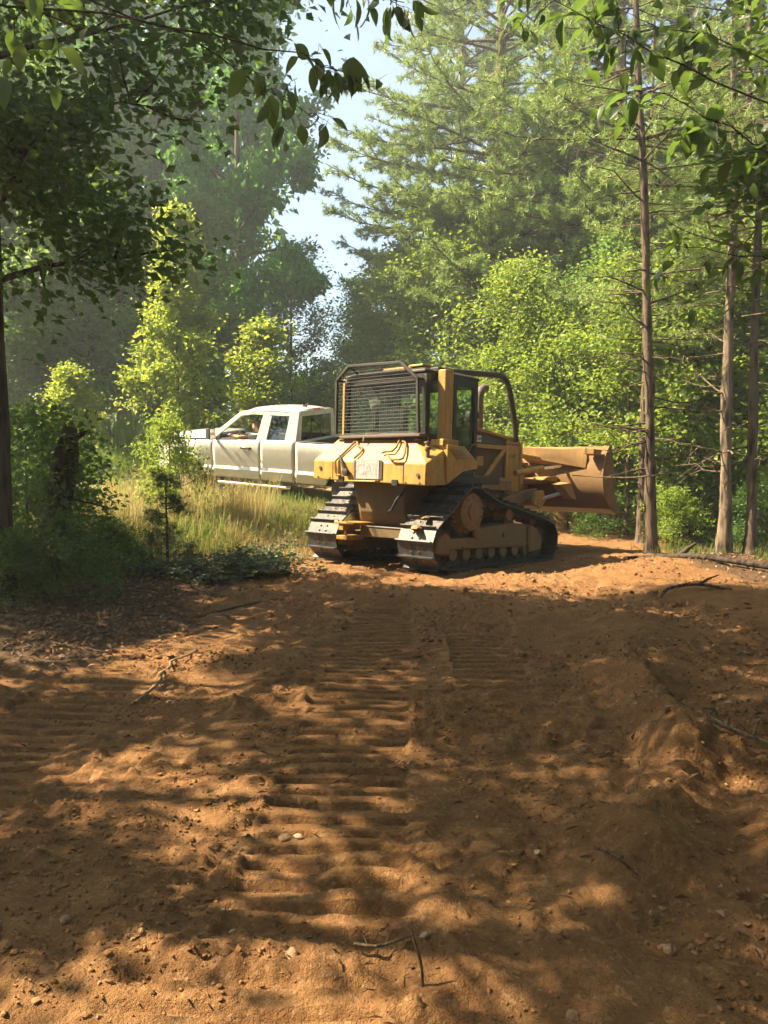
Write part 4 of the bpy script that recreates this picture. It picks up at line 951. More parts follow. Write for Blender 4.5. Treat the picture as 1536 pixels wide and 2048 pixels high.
def broadleaf(seed, H, cb, R, n_leaf, leaf, tr, mat_leaf, mat_bark, shape='oval', n1=26, sig=.30, lean=(0, 0), droop=.3, sides=9, nsub=6):
    r = np.random.default_rng(seed); L = Limbs()
    k = np.linspace(0, 1, 14); wob = np.cumsum(r.normal(0, .012 * H / 10, (14, 2)), 0)
    trunk = np.stack([wob[:, 0] + lean[0] * k * H, wob[:, 1] + lean[1] * k * H, k * H * .97], 1)
    flare = 1 + .5 * np.exp(-k * 22)
    L.add(trunk, tr * (1 - .88 * k) * flare + .006, sides)
    def at(f): return np.array([np.interp(f, k, trunk[:, j]) for j in range(3)])
    cl = []; og = []
    for i in range(n1):
        f = cb + (1 - cb) * ((i + r.uniform(.1, .9)) / n1) * .97
        g = (f - cb) / (1 - cb)
        e = {'oval': (np.sin(np.pi * min(1, (g * .86 + .12))) ** .7), 'cone': (1.03 - g) ** .8, 'bush': (1 - .75 * g * g)}[shape]
        ln = R * e * r.uniform(.7, 1.12); az = i * 2.39996 + r.uniform(-.4, .4); el = r.uniform(.05, .45) + .75 * g
        d = np.array([np.cos(az) * np.cos(el), np.sin(az) * np.cos(el), np.sin(el)])
        s = np.linspace(0, 1, 6)[:, None]; p0 = at(f)
        bend = np.array([r.normal(0, .12), r.normal(0, .12), -.10 if shape != 'cone' else .12]) * ln
        pts = p0 + d * ln * s + bend * s ** 2 + r.normal(0, .02 * ln, (6, 3)) * s
        br = max(.008, tr * (1 - .88 * f) * .42)
        L.add(pts, br * (1 - .85 * s[:, 0]), 5)
        cl.append(pts[-1]); og.append(d)
        for j in range(nsub):
            u = r.uniform(.25, 1.0); p = np.array([np.interp(u, s[:, 0], pts[:, q]) for q in range(3)])
            d2 = unit(d + r.normal(0, .75, 3) + [0, 0, .12]); l2 = ln * r.uniform(.18, .42)
            e2 = p + d2 * l2; L.add(np.stack([p, (p + e2) / 2 + r.normal(0, .03 * l2, 3), e2]), [br * .4, br * .28, br * .1], 4)
            cl += [p + d2 * l2 * .55, e2]; og += [d2, d2]
    cl = np.array(cl); og = np.array(og); w = r.gamma(2.0, 1.0, len(cl)); w /= w.sum()
    ci = r.choice(len(cl), n_leaf, p=w)
    off = r.normal(0, 1, (n_leaf, 3)) * [1, 1, .62]
    rr = sig * (R ** .5) * .62 * r.uniform(.55, 1.25, len(cl))
    pos = cl[ci] + off * rr[ci][:, None]
    if shape == 'bush': pos[:, 2] = np.abs(pos[:, 2])
    V, T = leaf_quads(pos, leaf * r.uniform(.6, 1.25, n_leaf), r, .6, droop, .34, og[ci])
    return L.mesh('trunk', mat_bark), np_mesh('crown', V, [T], mat_leaf)

def pine(seed, H, cb, Rk, tr, mat_leaf, mat_bark, lean=(0, 0), step=.42, tuft=.13, K=11, dead=0, density=1.0, wid=.010, curve=0, dead_az=None):
    """Rk(z)->branch reach"""
    r = np.random.default_rng(seed); L = Limbs(); k = np.linspace(0, 1, 18)
    wob = np.cumsum(r.normal(0, .010 * H / 10, (18, 2)), 0)
    trunk = np.stack([lean[0] * k * H + curve * np.sin(k * 5) + wob[:, 0], lean[1] * k * H + wob[:, 1], k * H], 1)
    kk = np.linspace(0, 1, 110) ** 1.15; tf = np.stack([np.interp(kk, k, trunk[:, j]) for j in range(3)], 1)
    L.add(tf, tr * (1 - .93 * kk) * (1 + .9 * np.exp(-kk * H * 5) + .10 * np.sin(kk * 37 + seed)) + .008, 14, .055, seed)
    def at(z): return np.array([np.interp(z / H, k, trunk[:, j]) for j in range(3)])
    TP = []; TD = []
    z = cb; i = 0
    while z < H * .985:
        for b in range(r.integers(3, 6)):
            ln = Rk(z) * r.uniform(.65, 1.1); az = r.uniform(0, 2 * np.pi); hd = np.array([np.cos(az), np.sin(az), 0])
            side = np.array([-hd[1], hd[0], 0]); rise = r.uniform(-.05, .28) + .35 * (z / H) ** 3
            s = np.linspace(0, 1, 7)[:, None]; p0 = at(z)
            pts = p0 + hd * ln * s + np.array([0, 0, 1.]) * ln * (rise * s - .22 * s ** 2 + .20 * s ** 4) + side * ln * r.normal(0, .10) * s ** 2
            br = max(.007, .018 * ln ** .7 * (tr / .2) ** .4); L.add(pts, br * (1 - .85 * s[:, 0]), 5)
            nb = int(max(3, ln * 5.2 * density))
            for j in range(nb):
                u = r.uniform(.28, 1.0); p = np.array([np.interp(u, s[:, 0], pts[:, q]) for q in range(3)])
                d2 = unit(hd * r.uniform(.3, 1.0) + side * r.normal(0, .75) + np.array([0, 0, r.normal(.06, .22)]))
                l2 = (.25 + .30 * ln * (1.1 - u)) * r.uniform(.5, 1.1); e2 = p + d2 * l2 + [0, 0, .06 * l2]
                if l2 > .22: L.add(np.stack([p, e2]), [br * .30, br * .12], 4)
                nt = max(2, int(l2 / .085 * density))
                uu = r.uniform(.25, 1.05, nt)[:, None]; TP.append(p + (e2 - p) * uu + r.normal(0, .035, (nt, 3))); TD.append(np.repeat(d2[None], nt, 0))
        z += step * r.uniform(.7, 1.3) * (1.1 - .4 * z / H)
    for j in range(dead):
        zz = r.uniform(.10 * H, cb * 1.25); az = r.uniform(0, 2 * np.pi) if dead_az is None else r.choice(dead_az) + r.normal(0, .5)
        ln = r.uniform(.3, 1.5); hd = np.array([np.cos(az), np.sin(az), r.uniform(-.25, .35)]); s = np.linspace(0, 1, 6)[:, None]
        pts = at(zz) + hd * ln * s + r.normal(0, .045 * ln, (6, 3)) * s + np.array([0, 0, 1.]) * r.normal(0, .18) * ln * s ** 2
        L.add(pts, r.uniform(.010, .022) * (1 - .85 * s[:, 0]), 5)
        for q in range(r.integers(0, 4)):
            u = r.uniform(.3, .95); p = np.array([np.interp(u, s[:, 0], pts[:, w]) for w in range(3)]); e = p + unit(hd + r.normal(0, .7, 3)) * ln * r.uniform(.15, .4)
            L.add(np.stack([p, (p + e) / 2 + r.normal(0, .02, 3), e]), [.007, .005, .002], 4)
    TP = np.concatenate(TP); TD = np.concatenate(TD); N = len(TP)
    d = unit(r.normal(size=(N, K, 3)) * .8 + TD[:, None] * .75 + [0, 0, .12]); ln = tuft * r.uniform(.65, 1.15, (N, K, 1))
    w = unit(np.cross(d, r.normal(size=(N, K, 3)))) * wid
    b = TP[:, None] + d * .01
    V = np.stack([b - w, b + w, b + d * ln], 2).reshape(-1, 3); T = np.arange(N * K * 3).reshape(-1, 3)
    return L.mesh('trunk', mat_bark), np_mesh('crown', V, [T], mat_leaf)

def plant(name, label, cat, meshes, x, y, rz=0, s=1.0, group=None, z=None, sz=None):
    o = empty(name, (x, y, (hz(x, y) if z is None else z) - .04), (0, 0, rz)); tag(o, label, cat, group)
    o.scale = (s, s, sz or s)
    link('trunk' if cat == 'tree' else 'stems', meshes[0], o); link('crown' if cat == 'tree' else 'foliage', meshes[1], o)
    return o

# prototypes
OAK = [broadleaf(11 + i, 18, .20, 4.0, 32000, .30, .24, M['leaf_oak'], M['bark'], 'oval', 40, .29, nsub=5) for i in range(2)]
MID = [broadleaf(21 + i, 9, .14, 2.5, 17000, .15, .10, M['leaf_mid'], M['bark'], 'oval', 28, .36) for i in range(2)]
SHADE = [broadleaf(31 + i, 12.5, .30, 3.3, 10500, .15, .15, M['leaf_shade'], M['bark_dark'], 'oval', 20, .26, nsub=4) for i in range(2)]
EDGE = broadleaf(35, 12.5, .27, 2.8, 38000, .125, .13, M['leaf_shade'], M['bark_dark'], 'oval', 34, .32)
BRUSH = [broadleaf(41 + i, 6.0, .05, 1.9, 13000, .115, .055, M['leaf_bright'], M['bark'], 'bush', 26, .34) for i in range(2)]
SAP = broadleaf(51, 6.0, .07, 1.3, 16500, .125, .045, M['leaf_sapling'], M['bark'], 'cone', 34, .25, sides=7)
SAP2 = broadleaf(52, 3.6, .05, 1.35, 6500, .13, .035, M['leaf_sapling'], M['bark'], 'cone', 22, .30, sides=7)
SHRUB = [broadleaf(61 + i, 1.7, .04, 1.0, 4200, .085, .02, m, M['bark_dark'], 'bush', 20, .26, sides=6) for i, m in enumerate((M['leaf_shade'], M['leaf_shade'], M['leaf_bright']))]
def cone(R, H): return lambda z: max(.25, R * (1 - z / H) ** .85)
PINE_BIG = [pine(71 + i, 24, 4.5, lambda z: max(.3, min(5.0, .36 * (24 - z))), .26, M['needle'], M['bark'], step=.50, tuft=.185, K=13, density=1.05, wid=.0115) for i in range(2)]
PINE_MID = pine(75, 15, 5.6, lambda z: max(.25, min(2.6, .30 * (15.4 - z))), .13, M['needle'], M['bark_pine'], step=.5, tuft=.16, K=9, dead=22, density=.8, wid=.010)
PINE_SMALL = pine(77, 1.9, .15, lambda z: max(.1, .42 * (1.95 - z)), .022, M['needle_dark'], M['bark_dark'], step=.14, tuft=.11, K=12, density=1.6, wid=.004)

# ---- left: near shade trees, their crowns darken the left of the picture and dapple the foreground
SG = 'broadleaf trees shading the clearing from the left'
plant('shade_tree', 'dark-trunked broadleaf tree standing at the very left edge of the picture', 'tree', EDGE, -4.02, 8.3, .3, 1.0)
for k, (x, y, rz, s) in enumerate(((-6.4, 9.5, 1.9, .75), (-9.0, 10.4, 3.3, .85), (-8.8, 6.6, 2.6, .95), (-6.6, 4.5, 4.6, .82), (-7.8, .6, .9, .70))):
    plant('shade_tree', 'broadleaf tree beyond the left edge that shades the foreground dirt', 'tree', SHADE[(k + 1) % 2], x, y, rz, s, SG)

# ---- left background
plant('oak_tree', 'tall dark oak whose trunk shows above the pickup cab', 'tree', OAK[0], -5.35, 29.5, .4, .74, 'tall trees beyond the pickup', sz=1.15)
plant('oak_tree', 'tall dark tree directly behind the bright green sapling', 'tree', OAK[1], -11.6, 36.0, 1.4, 1.35, 'tall trees beyond the pickup')
plant('oak_tree', 'tall tree at far left behind the dark shade tree', 'tree', OAK[0], -16.5, 35.0, 2.9, 1.2, 'tall trees beyond the pickup')
plant('oak_tree', 'tallest tree rising between the oaks behind the sapling', 'tree', OAK[1], -8.4, 39.0, 4.0, 1.0, 'tall trees beyond the pickup', sz=1.35)
plant('oak_tree', 'rounded dark tree at the left foot of the sky gap', 'tree', MID[0], -4.0, 35.0, .2, 1.0, 'tall trees beyond the pickup')
plant('oak_tree', 'low dark tree closing the bottom of the sky gap', 'tree', MID[1], -1.2, 41.0, 1.2, 1.0, 'tall trees beyond the pickup')
plant('oak_tree', 'leafy tree on the left between shade tree and sapling', 'tree', MID[0], -8.9, 24.6, 2.2, 1.05, 'tall trees beyond the pickup')
plant('oak_tree', 'mid-height tree left of the oak trunk behind the pickup hood', 'tree', MID[1], -6.0, 25.5, 3.4, .9, 'tall trees beyond the pickup')
plant('oak_tree', 'leafy tree at left edge behind the tall weeds', 'tree', MID[1], -12.6, 24.0, 5.0, 1.1, 'tall trees beyond the pickup')
plant('oak_tree', 'leafy tree filling the far left between edge trunk and pale young tree', 'tree', OAK[0], -12.4, 26.5, 5.2, .8, 'tall trees beyond the pickup', sz=1.1)
plant('oak_tree', 'shaded tree just left of the tall bright sapling', 'tree', MID[0], -10.2, 24.2, 3.9, 1.25, 'tall trees beyond the pickup')
plant('sapling', 'tall bright yellow-green sapling standing beyond the pickup hood', 'tree', SAP, -4.95, 19.4, 0, .95, sz=1.08)
plant('sapling', 'bright young tree just behind the pickup cab', 'tree', SAP2, -3.2, 21.0, 1.1, 1.05)
plant('sapling', 'pale green young tree in the grass at far left', 'tree', SAP2, -7.0, 18.0, 2.3, .68)
plant('sapling', 'leafy sprout in front of the pickup front fender', 'plant', SHRUB[2], -3.72, 13.9, .6, .62, sz=.95)
# ---- left understorey
UG = 'shrubs under the shade trees on the left'
for k, (x, y, s, m, lb) in enumerate(((-4.0, 9.6, .85, 0, 'dark shrub crowding the foot of the broken snag'), (-5.0, 11.2, 1.1, 0, 'dark shrub behind the snag at the left edge'), (-3.5, 10.2, .42, 0, 'low green shrub right of the broken snag'), (-6.2, 14.2, .7, 1, 'green bush left of the tall sapling'), (-3.75, 8.0, .42, 0, 'small leafy bush at lower left by the leaf litter'), (-3.42, 8.35, .5, 0, 'weedy dark shrub in front of the broken snag'))):
    plant('shrub', lb, 'shrub', SHRUB[m], x, y, k * 1.3, s, UG)
plant('pine_seedling', 'small dark pine seedling in the dry grass', 'tree', PINE_SMALL, -3.05, 11.2, 0, .72)

# ---- right: pines
def lean_pine(seed, H, cb, Rm, tr, lean, dead, curve=0, daz=None, mat='bark_pine'): return pine(seed, H, cb, lambda z: max(.25, min(Rm, .30 * (H + .4 - z))), tr, M['needle'], M[mat], lean, .5, .13, 12, dead, .75, .0065, curve, daz)
plant('pine_tree', 'slender pine with dead branches standing right of the blade', 'tree', lean_pine(81, 15, 6.6, 2.4, .088, (-.052, .0), 52, .03, [3.1, 3.6, 2.7, .2]), 4.56, 13.55)
plant('pine_tree', 'thin pine trunk half hidden behind the dead-branched pine', 'tree', PINE_MID, 5.15, 15.9, 1.0, .72)
plant('pine_tree', 'flaky pale-barked pine, left of the pair at the right edge', 'tree', lean_pine(82, 14, 5.0, 2.4, .10, (-.010, .0), 26, .02, None, 'bark_pale'), 5.95, 14.0)
plant('pine_tree', 'dark-barked pine, right of the pair at the right edge', 'tree', lean_pine(83, 14.5, 5.2, 2.4, .082, (-.004, .01), 26, .03), 6.42, 13.9)
plant('pine_tree', 'great feathery pine filling the sky right of the gap', 'tree', PINE_BIG[0], 3.5, 25.0, .0, 1.0, 'big pines behind the bulldozer')
plant('pine_tree', 'big pine rising behind the dead-branched pine', 'tree', PINE_BIG[1], 6.4, 22.5, 1.2, .95, 'big pines behind the bulldozer')
plant('pine_tree', 'big pine at the upper right behind the broad leaves', 'tree', PINE_BIG[0], 9.8, 23.0, 2.6, .95, 'big pines behind the bulldozer')
plant('pine_tree', 'farther pine behind the great feathery one', 'tree', PINE_BIG[1], 3.2, 33.0, 4.2, 1.0, 'big pines behind the bulldozer')
plant('pine_tree', 'slim pine deep in the wood at right', 'tree', PINE_MID, 8.0, 18.0, 2.2, 1.0)
# ---- right: broadleaf brush along the forest edge
for k, (x, y, s, m, lb) in enumerate(((.4, 29, 1.15, 'b', 'sunlit brush left of the cab top at the foot of the pines'), (2.0, 24.5, 1.30, 'b', 'sunlit leafy tree right behind the bulldozer cab'), (3.3, 20.0, .92, 'b', 'bright green brush behind the exhaust stack'), (4.35, 19.0, .85, 'b', 'bright green brush directly above the blade'), (5.9, 20.0, 1.05, 'm', 'green understorey tree right of the dead-branched pine'), (7.3, 18.6, 1.0, 'b', 'green brush behind the pair of pines'), (9.0, 19.5, 1.2, 'm', 'green understorey tree at the right edge'), (-.6, 33.5, 1.0, 'b', 'far bright brush closing the end of the track'), (1.2, 35, 1.4, 'm', 'pale far tree seen over the cab roof'), (5.2, 24, 1.4, 'm', 'tall leafy tree between the big pines'), (7.9, 16.2, .55, 'b', 'small leafy bush right of the pine pair'), (5.35, 17.6, .95, 'b', 'bright leafy brush between the dead-branched pine and the pale pine'), (6.6, 17.2, 1.05, 'b', 'bright leafy brush behind the pale-barked pine'), (8.3, 18.0, 1.15, 'b', 'leafy brush wall at the right edge behind the dark pine'))):
    plant('brush_tree', lb, 'tree', (BRUSH if m == 'b' else MID)[k % 2], x, y, k * 1.7, s * (1 if m == 'b' else .75), 'leafy edge of the wood behind the bulldozer')
for k, (x, y, s, lb) in enumerate(((5.55, 15.3, .60, 'bright low bush between the dead-branched pine and the pale pine'), (6.9, 14.9, .65, 'low bush at the foot of the right-edge pine'), (4.6, 17.0, .6, 'low bush in shade behind the dead-branched pine'), (6.2, 16.6, .9, 'leafy bush in the shade of the pine pair'), (3.9, 20.6, .9, 'bush on the far side of the graded strip'))):
    plant('shrub', lb, 'shrub', SHRUB[2 if k in (0, 4) else 1], x, y, k, s, 'bushes under the pines on the right')

# ---- the wood far behind: one mass
r = np.random.default_rng(5); VP = []; TPn = 0; VV = []; TT = []
for k in range(70):
    a = -1.25 + 2.5 * k / 69 + r.normal(0, .02); D_ = r.uniform(44, 62); x, y = D_ * math.sin(a), D_ * math.cos(a)
    if -.17 < a < .10: Hh = r.uniform(4.5, 6.5)
    else: Hh = r.uniform(14, 22)
    n = 900; u = r.normal(size=(n, 3)); u = unit(u) * r.uniform(.5, 1, (n, 1)) ** .5
    p = np.array([x, y, hz(x, y) + Hh * .5]) + u * [4.2, 4.2, Hh * .5]
    V, T = leaf_quads(p, r.uniform(.5, .9, n), r, .5, .3, .45); VV.append(V); TT.append(T + TPn); TPn += len(V)
fw = link('far_wood', np_mesh('far_wood', np.concatenate(VV), [np.concatenate(TT)], M['leaf_mid'])); tag(fw, 'green mass of the far wood behind all the trees', 'wood', kind='stuff')

# unseen wood, added behind and right of the viewpoint to cut the sky fill
VV = []; TT = []; nn = 0
for (x, y, Hh, R_) in [(xx, -5.5 - 2.2 * (k % 3) + r.uniform(-.8, .8), r.uniform(9, 14), r.uniform(2.2, 3.2)) for k, xx in enumerate(np.linspace(-15, 13, 13))] + [(7.6 + 2.5 * (k % 2) + r.uniform(-.5, .5), yy, r.uniform(10, 14), r.uniform(2.0, 2.6)) for k, yy in enumerate(np.linspace(-4, 9, 7))] + [(xx, -14 + r.uniform(-2, 2), r.uniform(15, 20), 3.5) for xx in np.linspace(-20, 20, 10)]:
    n = 1500; u = unit(r.normal(size=(n, 3))) * r.uniform(.35, 1, (n, 1)) ** .5
    V, T = leaf_quads(np.array([x, y, hz(x, y) + Hh * .52]) + u * [R_, R_, Hh * .5], r.uniform(.35, .6, n), r, .5, .3, .42); VV.append(V); TT.append(T + nn); nn += len(V)
sw_ = link('unseen_wood', np_mesh('unseen_wood', np.concatenate(VV), [np.concatenate(TT)], M['leaf_shade'])); tag(sw_, 'unseen wood added behind the viewpoint and off to the right', 'wood', kind='stuff')

# ------------------------------------------------------------------ overhanging branches with single leaves
def leaf_proto(name, mat, L=.10, W=.055, curl=.25, seed=0):
    st = [(0, .02), (.12, .55), (.30, .95), (.48, 1.0), (.66, .80), (.82, .48), (.93, .18), (1.0, .0)]
    P = []; F = []; rr = random.Random(seed); b = MB()
    for i, (t, w) in enumerate(st):
        z = -curl * L * t * t; ww = W / 2 * w * (1 + rr.uniform(-.10, .10)); se = .10 * L * (1 if i % 2 else -.3) * .2
        P += [(t * L, 0, z), (t * L + se, ww, z + .28 * ww), (t * L + se, -ww, z + .28 * ww)]
    for i in range(len(st) - 1):
        a, c_ = i * 3, i * 3 + 3; F += [(a, c_, c_ + 1, a + 1), (a, a + 2, c_ + 2, c_)]
    b.add(P, F); b.tube([(-.022, 0, .006), (0, 0, 0)], .0014, 4, False)
    return b.mesh(name, mat, 1.2)
LEAVES = [leaf_proto('leaf', M['leaf_near'], .115, .062, .35, 1), leaf_proto('leaf', M['leaf_near'], .10, .05, .55, 2), leaf_proto('leaf', M['leaf_near'], .09, .055, .15, 3)]
def branch(tree, path, r0, n_twig, twig_len, n_leaf, seed, hang=.7, size=1.0, spread=1.0, flat=0.0, umin=.25):
    r = np.random.default_rng(seed); L = Limbs(); path = np.asarray(path, float)
    t = np.linspace(0, 1, len(path)); s = np.linspace(0, 1, 14); P = np.stack([np.interp(s, t, path[:, j]) for j in range(3)], 1)
    P[1:-1] += r.normal(0, .012, (12, 3)); L.add(P, r0 * (1 - .8 * s), 6)
    tw = [(P, 1.0)]; dirm = unit(P[-1] - P[0])
    for k in range(n_twig):
        u = r.uniform(umin, 1); p = np.array([np.interp(u, s, P[:, j]) for j in range(3)])
        d = unit(dirm * r.uniform(.2, 1) + r.normal(0, .7, 3) * spread * [1, 1, .6]); ln = twig_len * r.uniform(.4, 1.1)
        q = np.linspace(0, 1, 6)[:, None]; pts = p + d * ln * q + np.array([0, 0, -.3 * ln]) * q ** 2 + r.normal(0, .008, (6, 3))
        L.add(pts, max(.0025, r0 * .25) * (1 - .7 * q[:, 0]), 4); tw.append((pts, .6))
    bo = link('branch', L.mesh('branch', M['bark_dark']), tree)
    for k in range(n_leaf):
        pts, _ = tw[r.integers(1, len(tw))] if len(tw) > 1 else tw[0]
        u = r.uniform(.15, 1) * (len(pts) - 1); i = min(int(u), len(pts) - 2); p = pts[i] + (pts[i + 1] - pts[i]) * (u - i)
        d = unit(r.normal(0, 1, 3) * [1, 1, .5] * (1 - .5 * hang) + unit(pts[-1] - pts[0]) * .5 + np.array([0, 0, -1.2 * hang])); dv = Vector(d)
        upv = Vector(r.normal(0, .5, 3)) + Vector((0, 0, 1)) * (1.0 + flat)
        X = dv; Yv = upv.cross(X).normalized(); Zv = X.cross(Yv)
        m = Matrix((X, Yv, Zv)).transposed(); sc_ = size * r.uniform(.55, 1.25)
        o = link('leaf', LEAVES[r.integers(0, 3)], bo, Vector(p) + dv * .02, m.to_euler(), (sc_, sc_, sc_))
    return bo
def near_tree(name, label, x, y, seed, meshes):
    o = empty(name, (x, y, hz(x, y) - .04)); tag(o, label, 'tree'); link('trunk', meshes[0], o); link('crown', meshes[1], o); return o
NL = broadleaf(91, 10, .42, 2.6, 6500, .115, .10, M['leaf_near'], M['bark_dark'], 'oval', 22, .32)
nt = near_tree('overhanging_tree', 'tree off to the left whose toothed leaves hang into the sky gap', -3.9, 3.1, 91, NL)
T0 = np.array([-3.9, 3.1, hz(-3.9, 3.1) - .04])
def rel(*pts): return [np.array(p) - T0 for p in pts]
branch(nt, rel((-3.9, 3.1, 3.2), (-2.2, 3.6, 4.1), (-.9, 4.0, 4.05), (-.30, 4.05, 3.92), (.10, 4.05, 3.84)), .009, 12, .24, 36, 5, .9, 1.08, 1, 0, .72)
branch(nt, rel((-3.9, 3.1, 3.0), (-2.4, 3.5, 3.65), (-1.1, 3.9, 3.66), (-.42, 4.0, 3.56), (-.10, 4.0, 3.42)), .008, 11, .22, 30, 8, .8, 1.08, 1, 0, .72)
branch(nt, rel((-3.9, 3.1, 3.0), (-2.4, 3.8, 3.9), (-1.35, 4.2, 3.9), (-.70, 4.3, 3.62), (-.32, 4.3, 3.36)), .008, 11, .26, 32, 9, .8, 1.12, 1, 0, .7)
branch(nt, rel((-3.9, 3.1, 3.4), (-2.6, 3.4, 3.85), (-1.9, 3.8, 3.8), (-1.3, 4.0, 3.6)), .016, 12, .45, 60, 10, .5, 1.2)
NR = broadleaf(92, 9, .30, 2.7, 23000, .115, .09, M['leaf_near'], M['bark_dark'], 'oval', 22, .32)
nr = near_tree('overhanging_tree', 'tree off to the right whose broad leaves fill the upper right corner', 4.4, 5.4, 92, NR)
T0 = np.array([4.4, 5.4, hz(4.4, 5.4) - .04])
branch(nr, rel((4.4, 5.4, 3.0), (3.2, 5.3, 3.6), (2.2, 5.2, 3.95), (1.5, 5.1, 4.2), (.95, 5.0, 4.42)), .010, 18, .5, 74, 21, .35, 1.35, 1, .8, .5)
branch(nr, rel((4.4, 5.4, 2.6), (3.2, 5.0, 3.1), (2.5, 4.9, 3.35), (1.9, 4.8, 3.60), (1.45, 4.7, 3.72)), .010, 18, .5, 80, 22, .25, 1.4, 1, 1.2, .5)
branch(nr, rel((4.4, 5.4, 3.4), (3.3, 5.6, 4.0), (2.4, 5.6, 4.4), (1.7, 5.6, 4.6)), .010, 18, .55, 74, 23, .3, 1.4, 1, .8, .45)
branch(nr, rel((4.4, 5.4, 2.4), (3.4, 5.8, 2.9), (2.6, 5.9, 3.1), (2.1, 6.0, 3.2)), .009, 14, .5, 60, 24, .3, 1.2, 1, .8, .5)

# ------------------------------------------------------------------ broken snag, brush pile
sn = Limbs(); q_ = np.linspace(0, 1, 9)
sn.add(np.stack([-.08 + .36 * q_, .03 * np.sin(q_ * 5), 1.92 * q_ - .1], 1), .15 - .03 * q_ + np.array([.05, .02, -.01, .02, -.015, .01, .022, .0, -.05]), 11)
sn.add(np.array([[.14, 0, 1.55], [.34, .02, 1.72], [.46, .02, 1.78]]), [.05, .035, .015], 6)
sn.add(np.array([[.05, 0, 1.0], [.25, -.1, 1.05], [.50, -.2, 1.0], [.78, -.2, .93]]), [.022, .016, .012, .005], 5)
sg = empty('dead_snag', (-3.72, 8.85, hz(-3.72, 8.85)), (0, 0, 0)); tag(sg, 'broken dark tree stump leaning right in the left undergrowth', 'snag')
link('trunk', sn.mesh('trunk', M['bark_dark']), sg)
r = np.random.default_rng(3); pp = np.stack([.12 + r.normal(0, .20, 1100), r.normal(-.05, .18, 1100), r.uniform(.2, 2.05, 1100)], 1); V, T = leaf_quads(pp, r.uniform(.05, .11, 1100), r)
link('clinging_vine', np_mesh('clinging_vine', V, [T], M['leaf_shade']), sg)
for k, (x, y, s, lb) in enumerate(((-1.75, 11.0, 1.0, 'pile of cut leafy branches at the grass edge left of the track'), (-2.7, 10.6, .8, 'smaller heap of wilting cut branches left of the pile'))):
    ms = broadleaf(95 + k, .26, .05, 1.0, 2600, .085, .018, M['leaf_wilt'], M['bark_dark'], 'bush', 22, .22, sides=5)
    plant('brush_pile', lb, 'brush pile', ms, x, y, k, s * .9, sz=s * .6)

# ------------------------------------------------------------------ grass, litter, clods
def grass(name, label, cat, pts, hgt, wid, mat, seed, bend=.5):
    r = np.random.default_rng(seed); N = len(pts); az = r.uniform(0, 2 * np.pi, N); d = np.stack([np.cos(az), np.sin(az), np.zeros(N)], 1); w = np.stack([-d[:, 1], d[:, 0], np.zeros(N)], 1)
    H = (hgt * r.uniform(.45, 1.2, N))[:, None]; W = (wid * r.uniform(.7, 1.3, N))[:, None]; b = (bend * r.uniform(.2, 1.3, N))[:, None]
    up = np.array([0, 0, 1.]); m = pts + up * H * .6 + d * H * b * .25; t = pts + up * H * (1 - .35 * b) + d * H * b
    V = np.stack([pts - w * W, pts + w * W, m + w * W * .7, m - w * W * .7, t], 1).reshape(-1, 3); i = np.arange(N)[:, None] * 5
    o = link(name, np_mesh(name, V, [i + [[0, 1, 2, 3]], i + [[3, 2, 4]]], mat)); tag(o, label, cat, kind='stuff'); return o
def scatter(n, x0, x1, y0, y1, seed, dens):
    r = np.random.default_rng(seed); x = r.uniform(x0, x1, n); y = r.uniform(y0, y1, n); k = r.uniform(0, 1, n) < dens(x, y); x, y = x[k], y[k]
    return np.stack([x, y, h(x, y) - .01], 1)
def not_truck(x, y):
    c, s = math.cos(2.775), math.sin(2.775); u = (x + 1.431) * c + (y - 16.635) * s; v = -(x + 1.431) * s + (y - 16.635) * c
    return ~((u > -2.3) & (u < 3.5) & (np.abs(v) < 1.0))
def dens_dry(x, y):
    q = bank_q(x, y); c = sstep(.40, .62, fbm(x * .9, y * .9, 3, 71))
    return sstep(1.9, 3.1, q) * (.25 + .75 * c) * sstep(10.0, 11.0, y) * not_truck(x, y) * sstep(-6.5, -4.8, x)
def dens_green(x, y):
    q = bank_q(x, y); c = sstep(.38, .60, fbm(x * .7 + 9, y * .7, 3, 72))
    return sstep(1.3, 2.6, q) * (.2 + .8 * c) * sstep(8.9, 10.0, y) * not_truck(x, y)
grass('dry_grass', 'dry straw-coloured grass on the bank below the pickup', 'grass', scatter(80000, -6, 1.2, 10.2, 17.5, 1, dens_dry), .26, .0042, M['grass_dry'], 1, .95)
grass('tall_dry_grass', 'tall dry stalks standing left of the pickup front', 'grass', scatter(14000, -5.5, -2.0, 11.0, 16, 2, lambda x, y: .6 * dens_dry(x, y) * sstep(.45, .6, fbm(x * 1.1, y * 1.1, 2, 75))), .75, .0045, M['grass_dry'], 2, .45)
grass('straw_mat', 'flattened pale straw lying on the bank beside the left track', 'straw', scatter(16000, -2.6, 1.6, 11.5, 16.5, 3, lambda x, y: sstep(1.35, 1.7, bank_q(x, y)) * sstep(3.6, 2.6, bank_q(x, y))), .16, .005, M['grass_dry'], 3, 1.6)
grass('green_grass', 'green grass and weeds among the shrubs on the left', 'grass', scatter(60000, -8, 0.4, 9.2, 22, 4, dens_green), .36, .0060, M['grass_green'], 4, .55)
grass('tall_green_grass', 'tall green grass behind the pickup', 'grass', scatter(26000, -9, 1.5, 17.2, 24, 5, lambda x, y: not_truck(x, y) * sstep(18.2, 19.0, y + .38 * (x + 1.4)) * .9), 1.25, .012, M['grass_green'], 5, .3)
grass('forest_grass', 'thin grass at the foot of the pines on the right', 'grass', scatter(16000, 2.6, 9, 11.8, 22, 6, lambda x, y: sstep(4.2, 5.6, x - .25 * np.clip(y - 14, 0, 9)) * sstep(.4, .6, fbm(x, y, 2, 77))), .22, .006, M['grass_green'], 6, .6)

